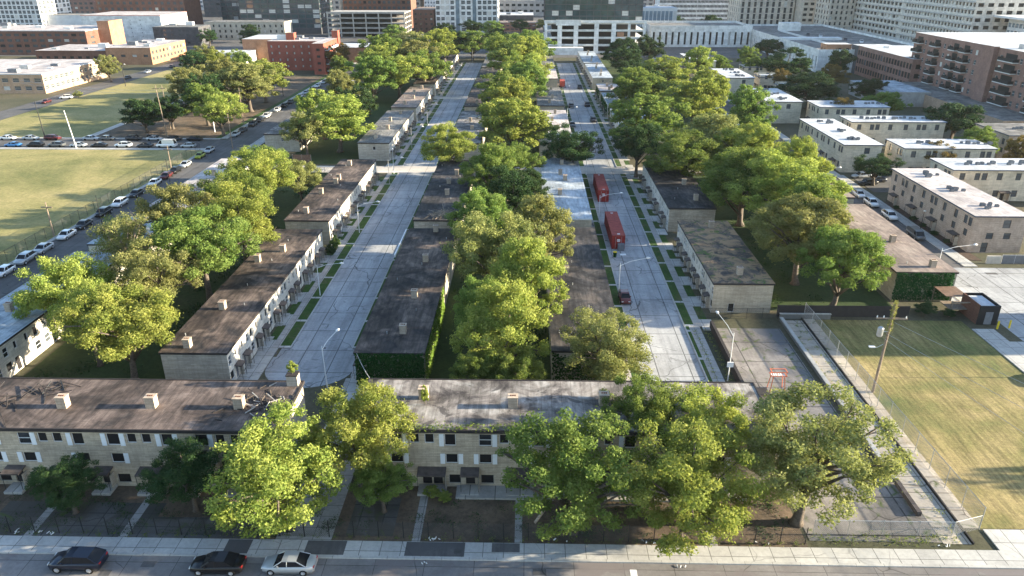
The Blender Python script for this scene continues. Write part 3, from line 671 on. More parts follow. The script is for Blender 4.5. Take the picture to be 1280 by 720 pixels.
TREES = [
 (-22.6, 55.8, 6.9, 6.0, 'nk', B, 'brightest yellow-green street tree, overhanging the silver sedan at the kerb'),
 (-16.8, 62.0, 6.8, 4.8, 'n1', B, 'yellow-green tree leaning over the west corner of the patched-roof building'),
 (4.6, 56.0, 6.8, 5.9, 'nh', D_, 'broad fresh green tree before the east stone building, left of the three street trees'),
 (15.0, 54.9, 6.6, 5.6, 'nm', B, 'bright leafy tree hanging over the kerb, just right of the broad fresh green one'),
 (17.6, 63.8, 6.6, 4.7, 'n2', B, 'yellow-green tree spreading across the east end of the patched silver roof'),
 (11.8, 65.6, 6.8, 3.8, 'n4', D_, 'mid green tree beside the patched roof, behind the two kerbside trees'),
 (26.4, 57.6, 7.8, 6.8, 'nr', O, 'large grey-green tree on a thick trunk at the east end of the front sidewalk'),
 (10.2, 80.4, 6.4, 5.4, 'nr', O, 'dense round olive-green tree at the south end of the second street'),
 (-3.2, 82.4, 8.0, 5.6, 'n3', B, 'tall bright tree in the middle yard behind the patched silver roof'),
 (-6.2, 76.8, 4.6, 2.8, 'n5', D_, 'small loose-crowned tree between the ivy gable and the front building'),
 (-1.2, 76.5, 5.0, 3.0, 'n0', D_, 'small green tree tight behind the patched roof, below the tall bright one'),
 (-.4, 95.6, 8.6, 5.4, 'n1', B, 'bright tree in the middle yard level with the dark tar-roofed row house'),
 (-5.2, 90.6, 7.0, 4.4, 'n0', D_, 'mid green tree against the bright ivy wall'),
 (-5.0, 106.4, 9.4, 6.6, 'n2', O, 'tallest olive-green tree in the middle yard, beside the stick-littered roof'),
 (1.8, 116.5, 8.6, 5.4, 'n4', O, 'olive tree shading the south end of the silver-blue roof'),
 (-8.0, 128, 7.5, 5.4, 'n3', D_, 'green tree behind the gap between two dark roofs, middle yard'),
 (-3.6, 140, 8, 5.4, 'n5', K, 'dark tree in the middle yard beside the silver-blue roof'),
 (-8.2, 158.4, 8, 6.1, 'n1', D_, 'leafy tree over the north end of the dark blue-grey roof'),
 (-1.2, 153.5, 6, 5.2, 'n2', K, 'dark green low tree west of the silver-blue roof near its far end'),
 (-3.5, 173, 6.8, 5.4, 'n0', D_, 'middle yard tree just south of the pale cross street'),
 (-19.6, 184, 8, 6.3, 'n3', B, 'round bright tree standing at the cross street corner of the first street'),
 (10.6, 181.5, 8, 6.8, 'n4', K, 'broad dark tree at the cross street beside the far red container'),
 (-3.9, 204, 8.8, 9., 'f0', B, 'big bright tree in the middle yard, first north of the cross street'),
 (-7.6, 222, 8, 7, 'f3', D_, 'mid green tree behind the first big bright tree north of the cross street'),
 (-6.0, 240, 9, 7.5, 'f1', B, 'bright middle yard tree level with the third row of roofs'),
 (-8.4, 258, 9, 8., 'f2', D_, 'green middle yard tree level with the second walkway'),
 (-1, 280, 9, 8., 'f3', D_, 'green middle yard tree beyond the second walkway'),
 (-2, 303, 10.5, 9.5, 'f4', B, 'tall rounded tree near the far end of the middle yard'),
 (-3, 330, 11.5, 11.8, 'f0', B, 'largest rounded tree at the far end of the middle yard'),
 (-10, 366, 11, 10., 'f1', D_, 'last tree of the middle yard, before the white towers'),
 (3, 395, 10, 9, 'f2', D_, 'tree at the far end of the middle yard nearest the parking tower'),
 (-63.8, 93.4, 7.9, 5.6, 'n0', B, 'bright feathery tree over the fire-damaged row house roof'),
 (-50.6, 82.6, 8.0, 5.9, 'n2', B, 'big yellow-green tree hanging in the dark yard behind the front building, nearest on the west'),
 (-57.4, 86.6, 7.0, 4.2, 'n5', B, 'yellow-green tree tucked between the fire-damaged house and its larger neighbour'),
 (-54.0, 98., 8, 5.4, 'n4', O, 'olive tree north of the big yellow-green one in the west yards'),
 (-64.2, 110.2, 8.4, 5., 'nv', O, 'sparse half-bare tree beside the west street'),
 (-69.6, 119.5, 6.4, 3.4, 'nv', B, 'thin bright tree over the short pale roof by the west street'),
 (-50.4, 107., 9, 7.0, 'n1', D_, 'wide green tree behind the nearest brown roof, west yards'),
 (-61.4, 121.6, 9.2, 6.4, 'n3', O, 'dark-hearted olive tree, tallest of the west yards'),
 (-49.4, 120.6, 9, 6.3, 'n5', B, 'bright tree close behind the second brown roof, west yards'),
 (-55.6, 135, 8.6, 6, 'n2', D_, 'mid green tree in the west yards below the bright cross-street tree'),
 (-55.8, 149.4, 9, 7., 'n4', B, 'vivid yellow-green tree in the west yards opposite the white car on the west street'),
 (-50.5, 160, 6, 4.2, 'n0', O, 'smaller brownish-green tree beside the mottled brown roof'),
 (-60, 167, 7, 5.5, 'n1', D_, 'green tree in the west yards just south of the cross street'),
 (-53.6, 209.6, 8.4, 9., 'f2', B, 'widest bright tree west of the grey-roofed row house, north of the cross street'),
 (-61.2, 203.8, 7.6, 5.4, 'f4', O, 'olive tree beside the white gable window house'),
 (-62, 226, 8, 6.6, 'f0', B, 'bright tree behind the patched roof house by the west street'),
 (-57, 246, 7.6, 6.5, 'f1', K, 'dark tree in the far west yards by the autumn shrub'),
 (-69.2, 281., 7.4, 6., 'f2', O, 'olive tree leaning over the west street beside the parked row'),
 (-51, 302, 10, 11., 'f3', B, 'huge bright tree over the far west yards'),
 (-60, 292, 9.5, 8.6, 'f1', D_, 'green tree just south of the huge bright one in the far west yards'),
 (-42.5, 316, 10, 8.8, 'f4', D_, 'green tree leaning over the fifth roof of the first street'),
 (-49, 336, 10, 9.5, 'f0', O, 'olive tree north of the huge bright tree in the far west yards'),
 (-62, 332, 10, 9.5, 'f2', B, 'bright tree by the west street beyond the small flat-roofed house'),
 (-47, 390, 10.5, 10.6, 'f1', B, 'rounded bright tree at the far west end of the first street'),
 (-61, 398, 10.5, 11, 'f3', O, 'olive tree at the far end behind the parked row of the west street'),
 (-72, 372, 10, 9.2, 'f4', D_, 'green tree hanging over the far end of the west street'),
 (-30.5, 424, 9, 9.8, 'f0', D_, 'tree closing the far end of the first street, centre'),
 (-39, 428, 8.6, 7.8, 'f2', K, 'dark tree closing the far end of the first street, west side'),
 (-18.5, 432, 8.6, 9, 'f4', K, 'dark tree closing the far end of the first street, east side'),
 (-121.5, 235, 5.8, 6.6, 'f1', K, 'flat-topped dark tree on the north side street beside the parked white van'),
 (-115.4, 240.4, 6, 6.0, 'f0', K, 'second flat-topped dark tree, joined to the first beside the white van'),
 (-123.3, 277.2, 8, 7.7, 'f2', O, 'olive park tree at the edge of the striped shadows on the far lawn'),
 (-151.6, 347.5, 8, 6.5, 'f3', K, 'dark round tree beside the brick school annex'),
 (-142, 352, 7, 5.5, 'f1', B, 'small bright tree beside the dark round one near the brick school annex'),
 (-94.9, 230.4, 7.8, 7.2, 'f3', B, 'bright park tree on the corner of the west street and north side street'),
 (-106, 246, 7.6, 7, 'f1', D_, 'green park tree standing behind the corner tree'),
 (-112, 262, 8.6, 7.6, 'f4', K, 'dark tree in the heart of the small park'),
 (-100.3, 271, 9, 9.4, 'f0', O, 'wide olive park tree above the parked cars of the west street'),
 (-101, 290, 9, 9.2, 'f2', B, 'bright park tree nearest the red brick flats'),
 (-123.3, 304.3, 8, 7.8, 'f3', O, 'park tree in front of the white arched shed'),
 (-163.7, 388.1, 7, 6.3, 'f4', O, 'small tree at the far end of the lawn'),
 (-188.4, 342, 6.4, 4.6, 'f0', O, 'single tree at the end of the long sunlit brick school'),
 (-92.2, 372, 8, 6., 'f1', A_, 'golden tree beside the white balconies of the red flats'),
 (-86, 350, 6, 4.6, 'f3', D_, 'green tree by the west street at the foot of the red flats'),
 (-128.8, 342.2, 8, 5, 'f2', D_, 'green tree behind the park by the orange brick hall'),
 (56, 309, 10.5, 12, 'f1', B, 'bright crown at the top of the eastern wood, nearest the white pilaster building'),
 (39, 264, 10, 9.6, 'f3', D_, 'green tree behind the ivy-gabled blue roof, west edge of the eastern wood'),
 (52, 240, 10, 10.4, 'f0', B, 'bright tree in the eastern wood above the two ivy-fronted houses'),
 (33.6, 205, 10, 9., 'f4', D_, 'green tree over the first silver roof beyond the cross street, east side'),
 (27.4, 184, 8.6, 6.0, 'n4', K, 'dark tree at the east corner of the second street and cross street'),
 (37, 170.5, 10.6, 7.6, 'n1', D_, 'green tree over the far end of the dark tar roof, eastern wood'),
 (46.6, 187, 11, 8.8, 'f2', O, 'olive tree in the eastern wood just south of the cross street'),
 (52.0, 173.6, 12, 8.0, 'n2', B, 'very tall bright tree in the eastern wood beside the first east-street car'),
 (44, 147, 11.5, 8., 'n3', D_, 'large green tree behind the dark tar-roofed house, middle of the eastern wood'),
 (49.8, 141, 12.4, 8.2, 'n0', B, 'tallest and brightest crown of the eastern wood'),
 (57.6, 154.6, 12, 6.4, 'n4', B, 'bright narrow tree on the east edge of the wood above the parked hatchbacks'),
 (45.4, 116.6, 11.4, 6.8, 'n1', O, 'tall drooping grey-green tree on a long bare trunk behind the mossy roof'),
 (50.6, 128.6, 10.4, 6.4, 'n5', D_, 'green tree between the drooping grey-green tree and the gravel roof'),
 (48.4, 107.4, 8.8, 6.2, 'nr', D_, 'wide dark green tree against the ivy gable at the north edge of the striped lawn'),
 (66.5, 225, 9, 8, 'f3', D_, 'green tree beside the east street at the edge of the wood, beyond cross street'),
 (60, 262, 10, 9.5, 'f2', B, 'bright tree beside the east street facing the pale flats'),
 (41.4, 285, 9, 8.5, 'f4', K, 'dark tree behind the shortest pale roof of second street'),
 (44.6, 352, 8, 8, 'f0', K, 'dark tree behind the pale blue roof at the far end of second street'),
 (47, 384, 8.4, 8.4, 'f2', K, 'dark tree beside the grey podium at the end of second street'),
 (62, 396, 9, 8.4, 'f1', K, 'dark round tree between the parking tower and the white pilaster building'),
 (78, 352, 8, 8., 'f3', B, 'bright tree before the white pilaster building'),
 (71, 288, 5, 3.8, 'f4', D_, 'small street tree on the east street by the pale flats'),
 (84.1, 177.7, 4.6, 3.8, 'n2', K, 'small dark tree beside the walled front garden on the east street'),
 (128.5, 227.2, 6.6, 6.6, 's0', K, 'broad dark tree below the brown balcony block'),
 (119.6, 199.4, 5.4, 5.0, 's1', D_, 'green tree between two white-roofed houses below the brown balcony block'),
 (104.2, 188.6, 4.6, 4.2, 'f1', A_, 'turning olive tree beside the second white-roofed house'),
 (103.2, 281, 7, 8.4, 's0', K, 'big dark tree among the white-roofed houses, left of the orange tree'),
 (117, 350, 7, 8.4, 's1', K, 'dark tree below the white pilaster wall'),
 (127.2, 321.8, 6, 5.2, 'f3', A_, 'orange-brown tree in front of the orange brick school corner'),
 (121.4, 259.8, 5.6, 6.2, 's0', D_, 'green tree at the end of the long white roof, below the brick school'),
 (130.3, 294.5, 5, 4.8, 's1', K, 'dark tree beside the blue-roofed shed'),
 (103.3, 250, 5.2, 4.2, 'f0', A_, 'olive tree turning brown between two pale houses'),
 (126.5, 190.5, 5, 3.6, 'f4', A_, 'yellowing tree at the right edge among white-roofed houses'),
 (133.6, 436, 6, 6, 's0', K, 'dark columnar tree against the white pilaster front'),
 (102.4, 354.3, 5.6, 5., 'f2', D_, 'green tree behind the small flats east of the wood'),
 (103, 312, 6, 4.4, 'f1', A_, 'small turning tree left of the big dark one'),
 (111, 392, 6, 5, 's1', D_, 'green tree at the foot of the white pilaster wall'),
 (144, 360, 7.4, 4.6, 's0', K, 'dark upright tree against the white side wall'),
 (92, 372, 5, 4.8, 'f4', D_, 'green tree between the two farthest pale flats'),
 (-69, 66, 3.6, 2.6, 'n3', K, 'dark yard tree at the far west of the front yards'),
 (-44.4, 57.6, 3.6, 3.0, 'n5', K, 'low dark tree in the shaded front yard above the dark blue car'),
 (-32.6, 58.2, 4.6, 3.5, 'n3', K, 'dark bushy tree in the front yard above the black sedan'),
 (-13.9, 58.4, 3.4, 2.7, 'n2', D_, 'low green tree beside the double entrance of the east stone building'),
]
WV = 0
for (x, y, hc, r, v, lf, lab) in TREES:
    WV += 1; k = 1.05; q = 1.3
    if 30 < x < 62 and 100 < y < 320 and hc > 8: v = ('w0', 'w1')[WV % 2] if y < 200 else 'w2'; k = .82 if hc > 10 else .95; q = (1.48 if x < 50 else 1.2) if y > 110 else 1.3
    elif -12 < x < 3.5 and 74 < y < 200: v = ('w1', 'w0', v)[WV % 3]
    elif v[0] in 'fs' and WV % 2: v = 'w2'; q = 1.4
    if x > 84 and lf == K: q = 1.7
    if 55 < x < 80 and y > 190: q = 1.1
    tree(x, y, hc*k, r*q, v, lf, lab, bark='bark_pale' if v == 'nv' else None)
for (x, y, hc, r, lf, lab) in [
 (-36.0, 131.0, 1.5, 1.2, D_, 'larger shrub in the gap between the first and second whitewashed houses'), (-36.2, 127.6, 1.3, 1.1, K, 'shrub at the far corner of the nearest whitewashed front'),
 (-9.4, 60.6, .8, 1.1, B, 'sunlit low bush by the steps of the east stone building'), (-8.0, 60.0, .7, .9, B, 'small bright bush beside the larger one near the steps'),
 (61.5, 104.6, 1.2, 1.9, K, 'dark shrub in front of the bare stone by the ivy gable'), (64.6, 103.9, .9, 1.3, K, 'low shrub at the corner by the dark enclosure'),
 (-10.6, 67.0, 1.2, .55, B, 'tuft of bright plants growing against the roof chimney of the east stone building'), (-25.7, 70.8, 5.3, .75, B, 'bright shrub growing on top of the old brick stack'),
 (80.9, 158, .7, .9, K, 'low hedge bush by the first porch of the pink brick flats'), (81, 150.5, .7, 1., K, 'low hedge bush by the second porch of the pink brick flats'),
 (80.9, 146, .7, .9, K, 'low hedge bush by the third porch of the pink brick flats'), (80.9, 141.2, .7, 1., K, 'low hedge bush by the fourth porch of the pink brick flats'), (80.9, 136.6, .7, .9, K, 'low hedge bush nearest the street corner of the pink brick flats'),
 (-57.2, 262, 1.8, 3.0, A_, 'autumn-orange shrub in the far west yards'), (-46, 58, 1.1, 1.2, K, 'dark shrub beneath the low front yard tree'), (-180, 300, 1.4, 2.2, O, 'clipped bush on the edge of the striped far lawn')]:
    o = tree(x, y, hc, r, 's0' if hc < 1 else 's1', lf, lab, 'shrub', 'shrub')
    if hc == 5.3: o.scale.z = .1; o.location.z = 8.3; o.scale.z = .13
    if (x, y) == (-10.6, 67.0): o.location.z = 7.03
weeds('roof_edge_weeds', [(x, 62.7+.25*math.sin(x*2), 7.03, .7) for x in np.arange(-16.8, 4, .8)], 'ivy_sun_tone', 5, .2, .35, 60, 'green weeds growing along the roof edge of the east stone building')
weeds('wall_weeds', [(39.0+.2*math.sin(y*3), y, .35, .45) for y in np.arange(62, 96, 1.9)]+[(24.9, y, .1, .5) for y in np.arange(79, 99, 1.2)]+[(26.6, y, .05, .5) for y in np.arange(78, 99, 1.3)]+[(41.0, y, .05, .6) for y in np.arange(57, 101, 2.3)], 'leaf_bright', 6, .16, .22, 46, 'weeds growing along the slab walls and old kerbs')
weeds('yard_weeds', [(rnd.uniform(-74, 26), rnd.uniform(55, 61), .02, .9) for _ in range(150)], 'leaf_dark', 12, .16, .12, 70, 'sparse weeds and fallen leaves over the front yards')
weeds('verge_weeds', [(x, 55.5+.3*math.sin(x), .03, .8) for x in np.arange(28, 41, .8)]+[(x, 54.7, .03, .5) for x in np.arange(-60, 26, 1.5)], 'leaf_mid', 7, .14, .25, 60, 'rough grass along the front fence line')
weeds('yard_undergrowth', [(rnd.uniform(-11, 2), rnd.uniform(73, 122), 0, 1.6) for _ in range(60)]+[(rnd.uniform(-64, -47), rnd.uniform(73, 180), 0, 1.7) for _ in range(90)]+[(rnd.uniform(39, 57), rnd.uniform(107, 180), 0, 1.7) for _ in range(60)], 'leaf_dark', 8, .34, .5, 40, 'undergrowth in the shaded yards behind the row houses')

# ------------------------------------------------------------------ cars
PAINT = {}
def paint(name, c, metal=.3):
    if name not in PAINT:
        t = NT('paint_'+name); t.out(c, .28, metal); t.b.inputs['Coat Weight'].default_value = .5; PAINT[name] = t.m
    return PAINT[name]
COL = dict(white=(.75, .75, .75), black=(.012, .012, .014), navy=(.01, .016, .034), blue=(.05, .18, .42), silver=(.42, .44, .46), grey=(.12, .125, .13), dark=(.035, .035, .04), green=(.30, .34, .04), red=(.12, .025, .022), maroon=(.10, .02, .02), olive=(.2, .2, .1))
def car_meshes(kind):
    # stations along x (front = -x): x, half width, z low, z hood/belt
    Ls = {'sedan': 4.75, 'suv': 4.75, 'van': 5.6, 'hatch': 4.2}[kind]; W = {'sedan': .9, 'suv': .95, 'van': 1.0, 'hatch': .87}[kind]
    if kind == 'sedan': prof = [(0, .62, .45, .60), (.03, .84, .25, .72), (.16, .98, .2, .83), (.27, 1, .2, .90), (.5, 1, .2, .93), (.8, 1, .2, .97), (.95, .92, .24, .96), (1, .78, .4, .88)]; roof = [(.24, .90), (.40, 1.38), (.5, 1.43), (.68, 1.40), (.86, .97)]
    elif kind == 'suv': prof = [(0, .66, .5, .7), (.03, .88, .32, .88), (.14, .98, .27, 1.0), (.26, 1, .27, 1.05), (.5, 1, .27, 1.08), (.8, 1, .27, 1.12), (.95, .96, .3, 1.12), (1, .84, .45, 1.05)]; roof = [(.22, 1.05), (.36, 1.58), (.5, 1.66), (.8, 1.60), (.97, 1.12)]
    elif kind == 'van': prof = [(0, .8, .45, .9), (.03, .95, .35, 1.0), (.14, 1, .3, 1.15), (.26, 1, .3, 1.2), (.5, 1, .3, 1.25), (.8, 1, .3, 1.25), (.97, 1, .3, 1.25), (1, .95, .4, 1.2)]; roof = [(.12, 1.15), (.24, 2.15), (.35, 2.35), (.9, 2.3), (.995, 1.25)]
    else: prof = [(0, .66, .42, .62), (.03, .86, .25, .76), (.16, .98, .2, .88), (.27, 1, .2, .95), (.5, 1, .2, .98), (.8, 1, .2, 1.02), (.96, .94, .25, 1.02), (1, .82, .4, .95)]; roof = [(.22, .95), (.38, 1.42), (.5, 1.48), (.78, 1.43), (.98, 1.0)]
    X = lambda t: (t-.5)*Ls
    b = MB('paint'); b.mats = ['red_box']; k0 = []
    for (t, w, zl, zh) in prof:
        w *= W; zm = (zl+zh)/2; k0.append(len(b.v))
        b.v += [(X(t), -w*.92, zl), (X(t), -w, zm), (X(t), -w*.97, zh-.06), (X(t), -w*.86, zh), (X(t), 0, zh+.03), (X(t), w*.86, zh), (X(t), w*.97, zh-.06), (X(t), w, zm), (X(t), w*.92, zl)]
    for a, c in zip(k0[:-1], k0[1:]):
        for q in range(8): b.f.append((a+q, a+q+1, c+q+1, c+q)); b.mi.append(0)
        b.f.append((a+8, a, c, c+8)); b.mi.append(0)
    b.f.append(tuple(k0[0]+q for q in range(9))[::-1]); b.mi.append(0); b.f.append(tuple(k0[-1]+q for q in range(9))); b.mi.append(0)
    # roof panel + pillars as paint, glass house inside
    g = MB('carglass'); kk = []
    wb = W*.90; wt = W*.70 if kind != 'van' else W*.85
    zmax = max(z for _, z in roof); z0 = roof[0][1]
    for (t, z) in roof:
        f = (z-z0)/(zmax-z0); w = wb+(wt-wb)*max(0, min(1, f)); kk.append(len(g.v)); g.v += [(X(t), -w, z), (X(t), w, z)]
    for a, c in zip(kk[:-1], kk[1:]): g.f.append((a, a+1, c+1, c)); g.mi.append(0)
    belt = len(g.v); g.v += [(X(roof[0][0]), -wb, z0-.06), (X(roof[-1][0]), -wb, roof[-1][1]-.06), (X(roof[0][0]), wb, z0-.06), (X(roof[-1][0]), wb, roof[-1][1]-.06)]
    g.f.append(tuple([belt]+[q for q in kk]+[belt+1])[::-1]); g.mi.append(0); g.f.append(tuple([belt+2]+[q+1 for q in kk]+[belt+3])); g.mi.append(0)
    # painted roof skin, slightly proud, with pillars
    top = [r for r in roof if r[1] > z0+.75*(zmax-z0)]
    for (t1, z1), (t2, z2) in zip(top[:-1], top[1:]): b.poly([(X(t1), -wt-.01, z1+.02), (X(t2), -wt-.01, z2+.02), (X(t2), wt+.01, z2+.02), (X(t1), wt+.01, z1+.02)][::-1], 'red_box'); b.poly([(X(t1), -wt-.02, z1+.02), (X(t1), -wt-.02, z1-.07), (X(t2), -wt-.02, z2-.07), (X(t2), -wt-.02, z2+.02)], 'red_box'); b.poly([(X(t1), wt+.02, z1+.02), (X(t2), wt+.02, z2+.02), (X(t2), wt+.02, z2-.07), (X(t1), wt+.02, z1-.07)], 'red_box')
    for s in (-1, 1):
        for (a, c) in ((roof[0], top[0]), (roof[-1], top[-1])): b.tube([(X(a[0]), s*wb, a[1]), (X(c[0]), s*(wt+.01), c[1])], .045, 5, 'red_box')
        mx = X(.5); b.tube([(mx, s*(wb+.0), roof[0][1]+.02), (mx, s*(wt+.02), zmax-.05)], .035, 5, 'red_box')
        b.box(X(roof[0][0])+.35, X(roof[0][0])+.5, s*W*.98-.08, s*W*.98+.08, z0+.0, z0+.16, 'red_box')
    if kind == 'van':
        for s in (-1, 1): b.poly([(X(.34), s*(W*.93), 1.25), (X(.98), s*(W*.93), 1.25), (X(.98), s*(wt+.03), 2.2), (X(.34), s*(wt+.03), 2.3)], 'red_box')
    wr = .33 if kind in ('sedan', 'hatch') else .38
    w = MB('tire'); w.tube([(0, -.11, 0), (0, .11, 0)], wr, 16, 'tire'); rm = MB('rim')
    rm.tube([(0, -.125, 0), (0, -.112, 0)], wr*.62, 12, 'rim')
    for a in range(5):
        c_, s_ = math.cos(a*1.2566), math.sin(a*1.2566); rm.tube([(0, -.13, 0), (c_*wr*.56, -.13, s_*wr*.56)], .025, 4, 'rim')
    zh = prof[1][3]; zt = prof[-2][3]
    hl = MB('lampglass').box(X(.012)-.03, X(.06), -.16, .16, zh-.16, zh-.04, 'lampglass'); tl = MB('tail').box(X(.985)-.05, X(.995)+.03, -.15, .15, zt-.2, zt-.06, 'tail')
    return dict(body=b.mesh('body', smooth=False), glass=g.mesh('window_glass'), wheel=w.mesh('wheel', smooth=False), rim=rm.mesh('rim'), head=hl.mesh('headlight'), tail=tl.mesh('taillight'), W=W, L=Ls, wr=wr)
CM = {k: car_meshes(k) for k in ('sedan', 'suv', 'van', 'hatch')}
for c in CM.values():
    for p in c['body'].polygons: p.use_smooth = p.index < 56
def car(x, y, kind, colr, label, rz=0., group='parked cars', z=0.01, small=False, cat='car'):
    c = CM[kind]; root = thing('parked_van' if kind == 'van' else 'parked_car', label, 'van' if kind == 'van' else cat, (x, y, z), group, rz)
    b = inst('body', c['body'], root, (0, 0, 0)); b.material_slots[0].link = 'OBJECT'; b.material_slots[0].material = paint(colr, COL[colr])
    inst('window_glass', c['glass'], root, (0, 0, 0)); L, W = c['L'], c['W']
    for sx in (-.31, .30):
        for sy in (-1, 1):
            w = inst('wheel', c['wheel'], root, (sx*L, sy*(W-.1), c['wr']), 0 if sy < 0 else math.pi)
            if not small: inst('rim', c['rim'], w, (0, 0, 0))
    if not small:
        for sy in (-1, 1): inst('headlight', c['head'], root, (0, sy*W*.6, 0)); inst('taillight', c['tail'], root, (0, sy*W*.62, 0))
    return root
car(-40.1, 50.6, 'suv', 'navy', 'dark blue crossover car parked at the front kerb')
car(-27.4, 50.55, 'sedan', 'black', 'black sedan with bright wheels parked at the front kerb')
car(-21.0, 50.7, 'sedan', 'silver', 'silver sedan parked at the front kerb under the brightest tree')
N90 = math.pi/2
for (y, kind, c, lab) in [
 (118.0, 'hatch', 'white', 'white hatchback at the left edge of the picture, nearest in the west street row'),
 (123.9, 'suv', 'silver', 'silver car behind the nearest white hatchback on the west street'),
 (129.3, 'sedan', 'silver', 'pale silver sedan, third car along the field fence on the west street'),
 (137.0, 'sedan', 'white', 'white sedan between the pale silver sedan and the dark ones, west street'),
 (143.2, 'sedan', 'dark', 'dark sedan behind the white sedan, under the first field lamp'),
 (151.0, 'suv', 'black', 'black car next to the white wagon on the west street'),
 (158.0, 'suv', 'white', 'white wagon between two dark cars on the west street'),
 (165.6, 'sedan', 'dark', 'dark grey sedan beyond the white wagon on the west street'),
 (174.9, 'sedan', 'white', 'white sedan alone between dark cars near the middle of the field fence'),
 (181.2, 'sedan', 'maroon', 'brownish dark sedan past the lone white sedan'),
 (186.4, 'hatch', 'black', 'small black car in the west street row near the cross street'),
 (192.6, 'sedan', 'silver', 'dusty silver car just before the lime green one'),
 (202.2, 'hatch', 'green', 'lime yellow car near the corner of the field'),
 (208.8, 'hatch', 'silver', 'silver car at the corner where the side street meets the west street')]:
    car(-90.9, y, kind, c, lab, N90 if y > 0 else 0, 'cars parked along the west street', small=y > 170)
car(-91.2, 230.5, 'sedan', 'silver', 'pale car first beyond the side street junction, west street', N90, 'cars parked along the west street', small=True)
car(-91.2, 236.5, 'sedan', 'black', 'black car second beyond the side street junction, west street', N90, 'cars parked along the west street', small=True)
for y, c, lab in [(246, 'dark', 'dark car under the park trees, first of the far west street row'), (253, 'black', 'black car second in the far west street row'), (260.5, 'white', 'white car third in the far west street row'), (272.5, 'white', 'bright white car in the far west street row beside the bend of the park'),
                  (281, 'black', 'black car after the bright white one, far west street row'), (289, 'dark', 'dark car mid-way along the far row by the grass verge'), (302, 'white', 'white car in the far row opposite the small flat-roofed house'), (310.5, 'silver', 'silver car in the far row by the red flats'),
                  (320, 'dark', 'dark car in the far row by the red flats'), (329, 'white', 'white car in the far row, near its end'), (340, 'silver', 'silver car near the end of the far row'), (350, 'black', 'black car second from the end of the far row'), (361, 'white', 'farthest white car of the west street row')]:
    car(-91.2, y, rnd.choice(['sedan', 'suv', 'hatch']), c, lab, N90, 'cars parked along the far west street', small=True)
for y, c, lab in [(284, 'dark', 'dark car on the near side of the west street by the small flat-roofed house'), (295, 'navy', 'dark blue car on the house side of the west street, farther one')]:
    car(-83.6, y, 'suv', c, lab, -N90, 'cars on the house side of the west street', small=True)
for x, k, c, lab in [(-158.8, 'sedan', 'white', 'white car at the left edge, far side of the side street'), (-151.8, 'sedan', 'silver', 'silver-white car second on the far side of the side street'), (-145.0, 'suv', 'maroon', 'dark maroon car on the far side of the side street'),
                     (-133.2, 'sedan', 'silver', 'silver car behind the leaning white lamp mast'), (-113.6, 'sedan', 'silver', 'silver car on the far side just right of the motorbikes'), (-107.6, 'sedan', 'black', 'black car under the flat-topped tree, far side of the side street'),
                     (-101.2, 'sedan', 'black', 'second black car under the trees, far side of the side street'), (-128, 'hatch', 'grey', 'small grey car in the gap on the far side of the side street')]:
    car(x, 223.6, k, c, lab, math.pi, 'cars parked on the far side of the side street', small=True)
car(-116.5-3.4, 223.6, 'suv', 'dark', 'dark motor car beside the path at the park corner', math.pi, 'cars parked on the far side of the side street', small=True)
for x, k, c, lab in [(-151.4, 'sedan', 'blue', 'bright blue car on the field side of the side street'), (-144.7, 'suv', 'black', 'black car right of the bright blue one'), (-138.4, 'suv', 'grey', 'dark grey car on the field side of the side street'), (-132.0, 'sedan', 'silver', 'light grey car beside the leaning white lamp mast'),
                     (-125.8, 'sedan', 'black', 'black sedan right of the lamp mast, field side'), (-118.6, 'suv', 'white', 'white car between two black ones on the field side'), (-112.2, 'sedan', 'dark', 'dark car directly left of the white van'), (-99.4, 'hatch', 'silver', 'silver car directly right of the white van')]:
    car(x, 214.4, k, c, lab, 0, 'cars parked on the field side of the side street', small=True)
car(-105.8, 214.4, 'van', 'white', 'white panel van parked on the field side of the side street', 0, 'vans', small=True)
for y, k, c, lab in [(168.4, 'hatch', 'white', 'white car farthest up the row on the east street'), (161.6, 'suv', 'white', 'white car second from the top on the east street'), (152.4, 'suv', 'white', 'white crossover car beside the gravel roof on the east street'), (140.6, 'van', 'grey', 'grey minivan nearest the corner on the east street')]:
    o = car(76.9, y, k, c, lab, N90, 'cars parked on the east street')
    if k == 'van': o.scale = (.86, .9, .74); o['category'] = 'minivan'
for x, y, c, lab in [(83.2, 178.5, 'black', 'black car in the lay-by behind the small dark tree'), (86.4, 181, 'navy', 'dark blue car behind the black one in the lay-by'), (84.2, 185, 'silver', 'grey car deepest in the lay-by by the pale house')]:
    car(x, y, 'sedan', c, lab, 0.2, 'cars in the lay-by', small=True)
for x, y, c, lab in [(22.2, 327, 'black', 'black car far up the second street'), (16.2, 282, 'dark', 'dark car on the west side of the second street'), (22.4, 285, 'black', 'black car on the east side of the second street by the grass plots'), (22.3, 255.6, 'dark', 'lone dark car on the pale roadway of the second street'), (14.7, 247, 'grey', 'grey car half hidden beside the lamp post of the second street')]:
    car(x, y, 'suv', c, lab, N90, 'cars parked on the second street', small=True)
car(15.8, 109.3, 'hatch', 'red', 'small rust-red car half hidden at the foot of the second street lamp', N90)
for x, y, k, c, lab, rz in [(-183.2, 297, 'suv', 'white', 'white pickup-like car stopped by the sunlit brick school', .3), (-185.4, 287.5, 'sedan', 'maroon', 'maroon car crossing in front of the brick school', N90), (-186, 352, 'sedan', 'dark', 'dark car beside the school tree', N90), (-186, 372, 'sedan', 'silver', 'grey car beyond the school tree', N90), (-183, 392, 'sedan', 'dark', 'dark car by the orange-doored school annex', N90), (-183, 404, 'sedan', 'black', 'black car at the far end by the school annex', N90)]:
    car(x, y, k, c, lab, rz, 'cars on the far west street', small=True)
car(70.2, 84.6, 'suv', 'black', 'black car at the right edge beside the dark street lamp', N90)
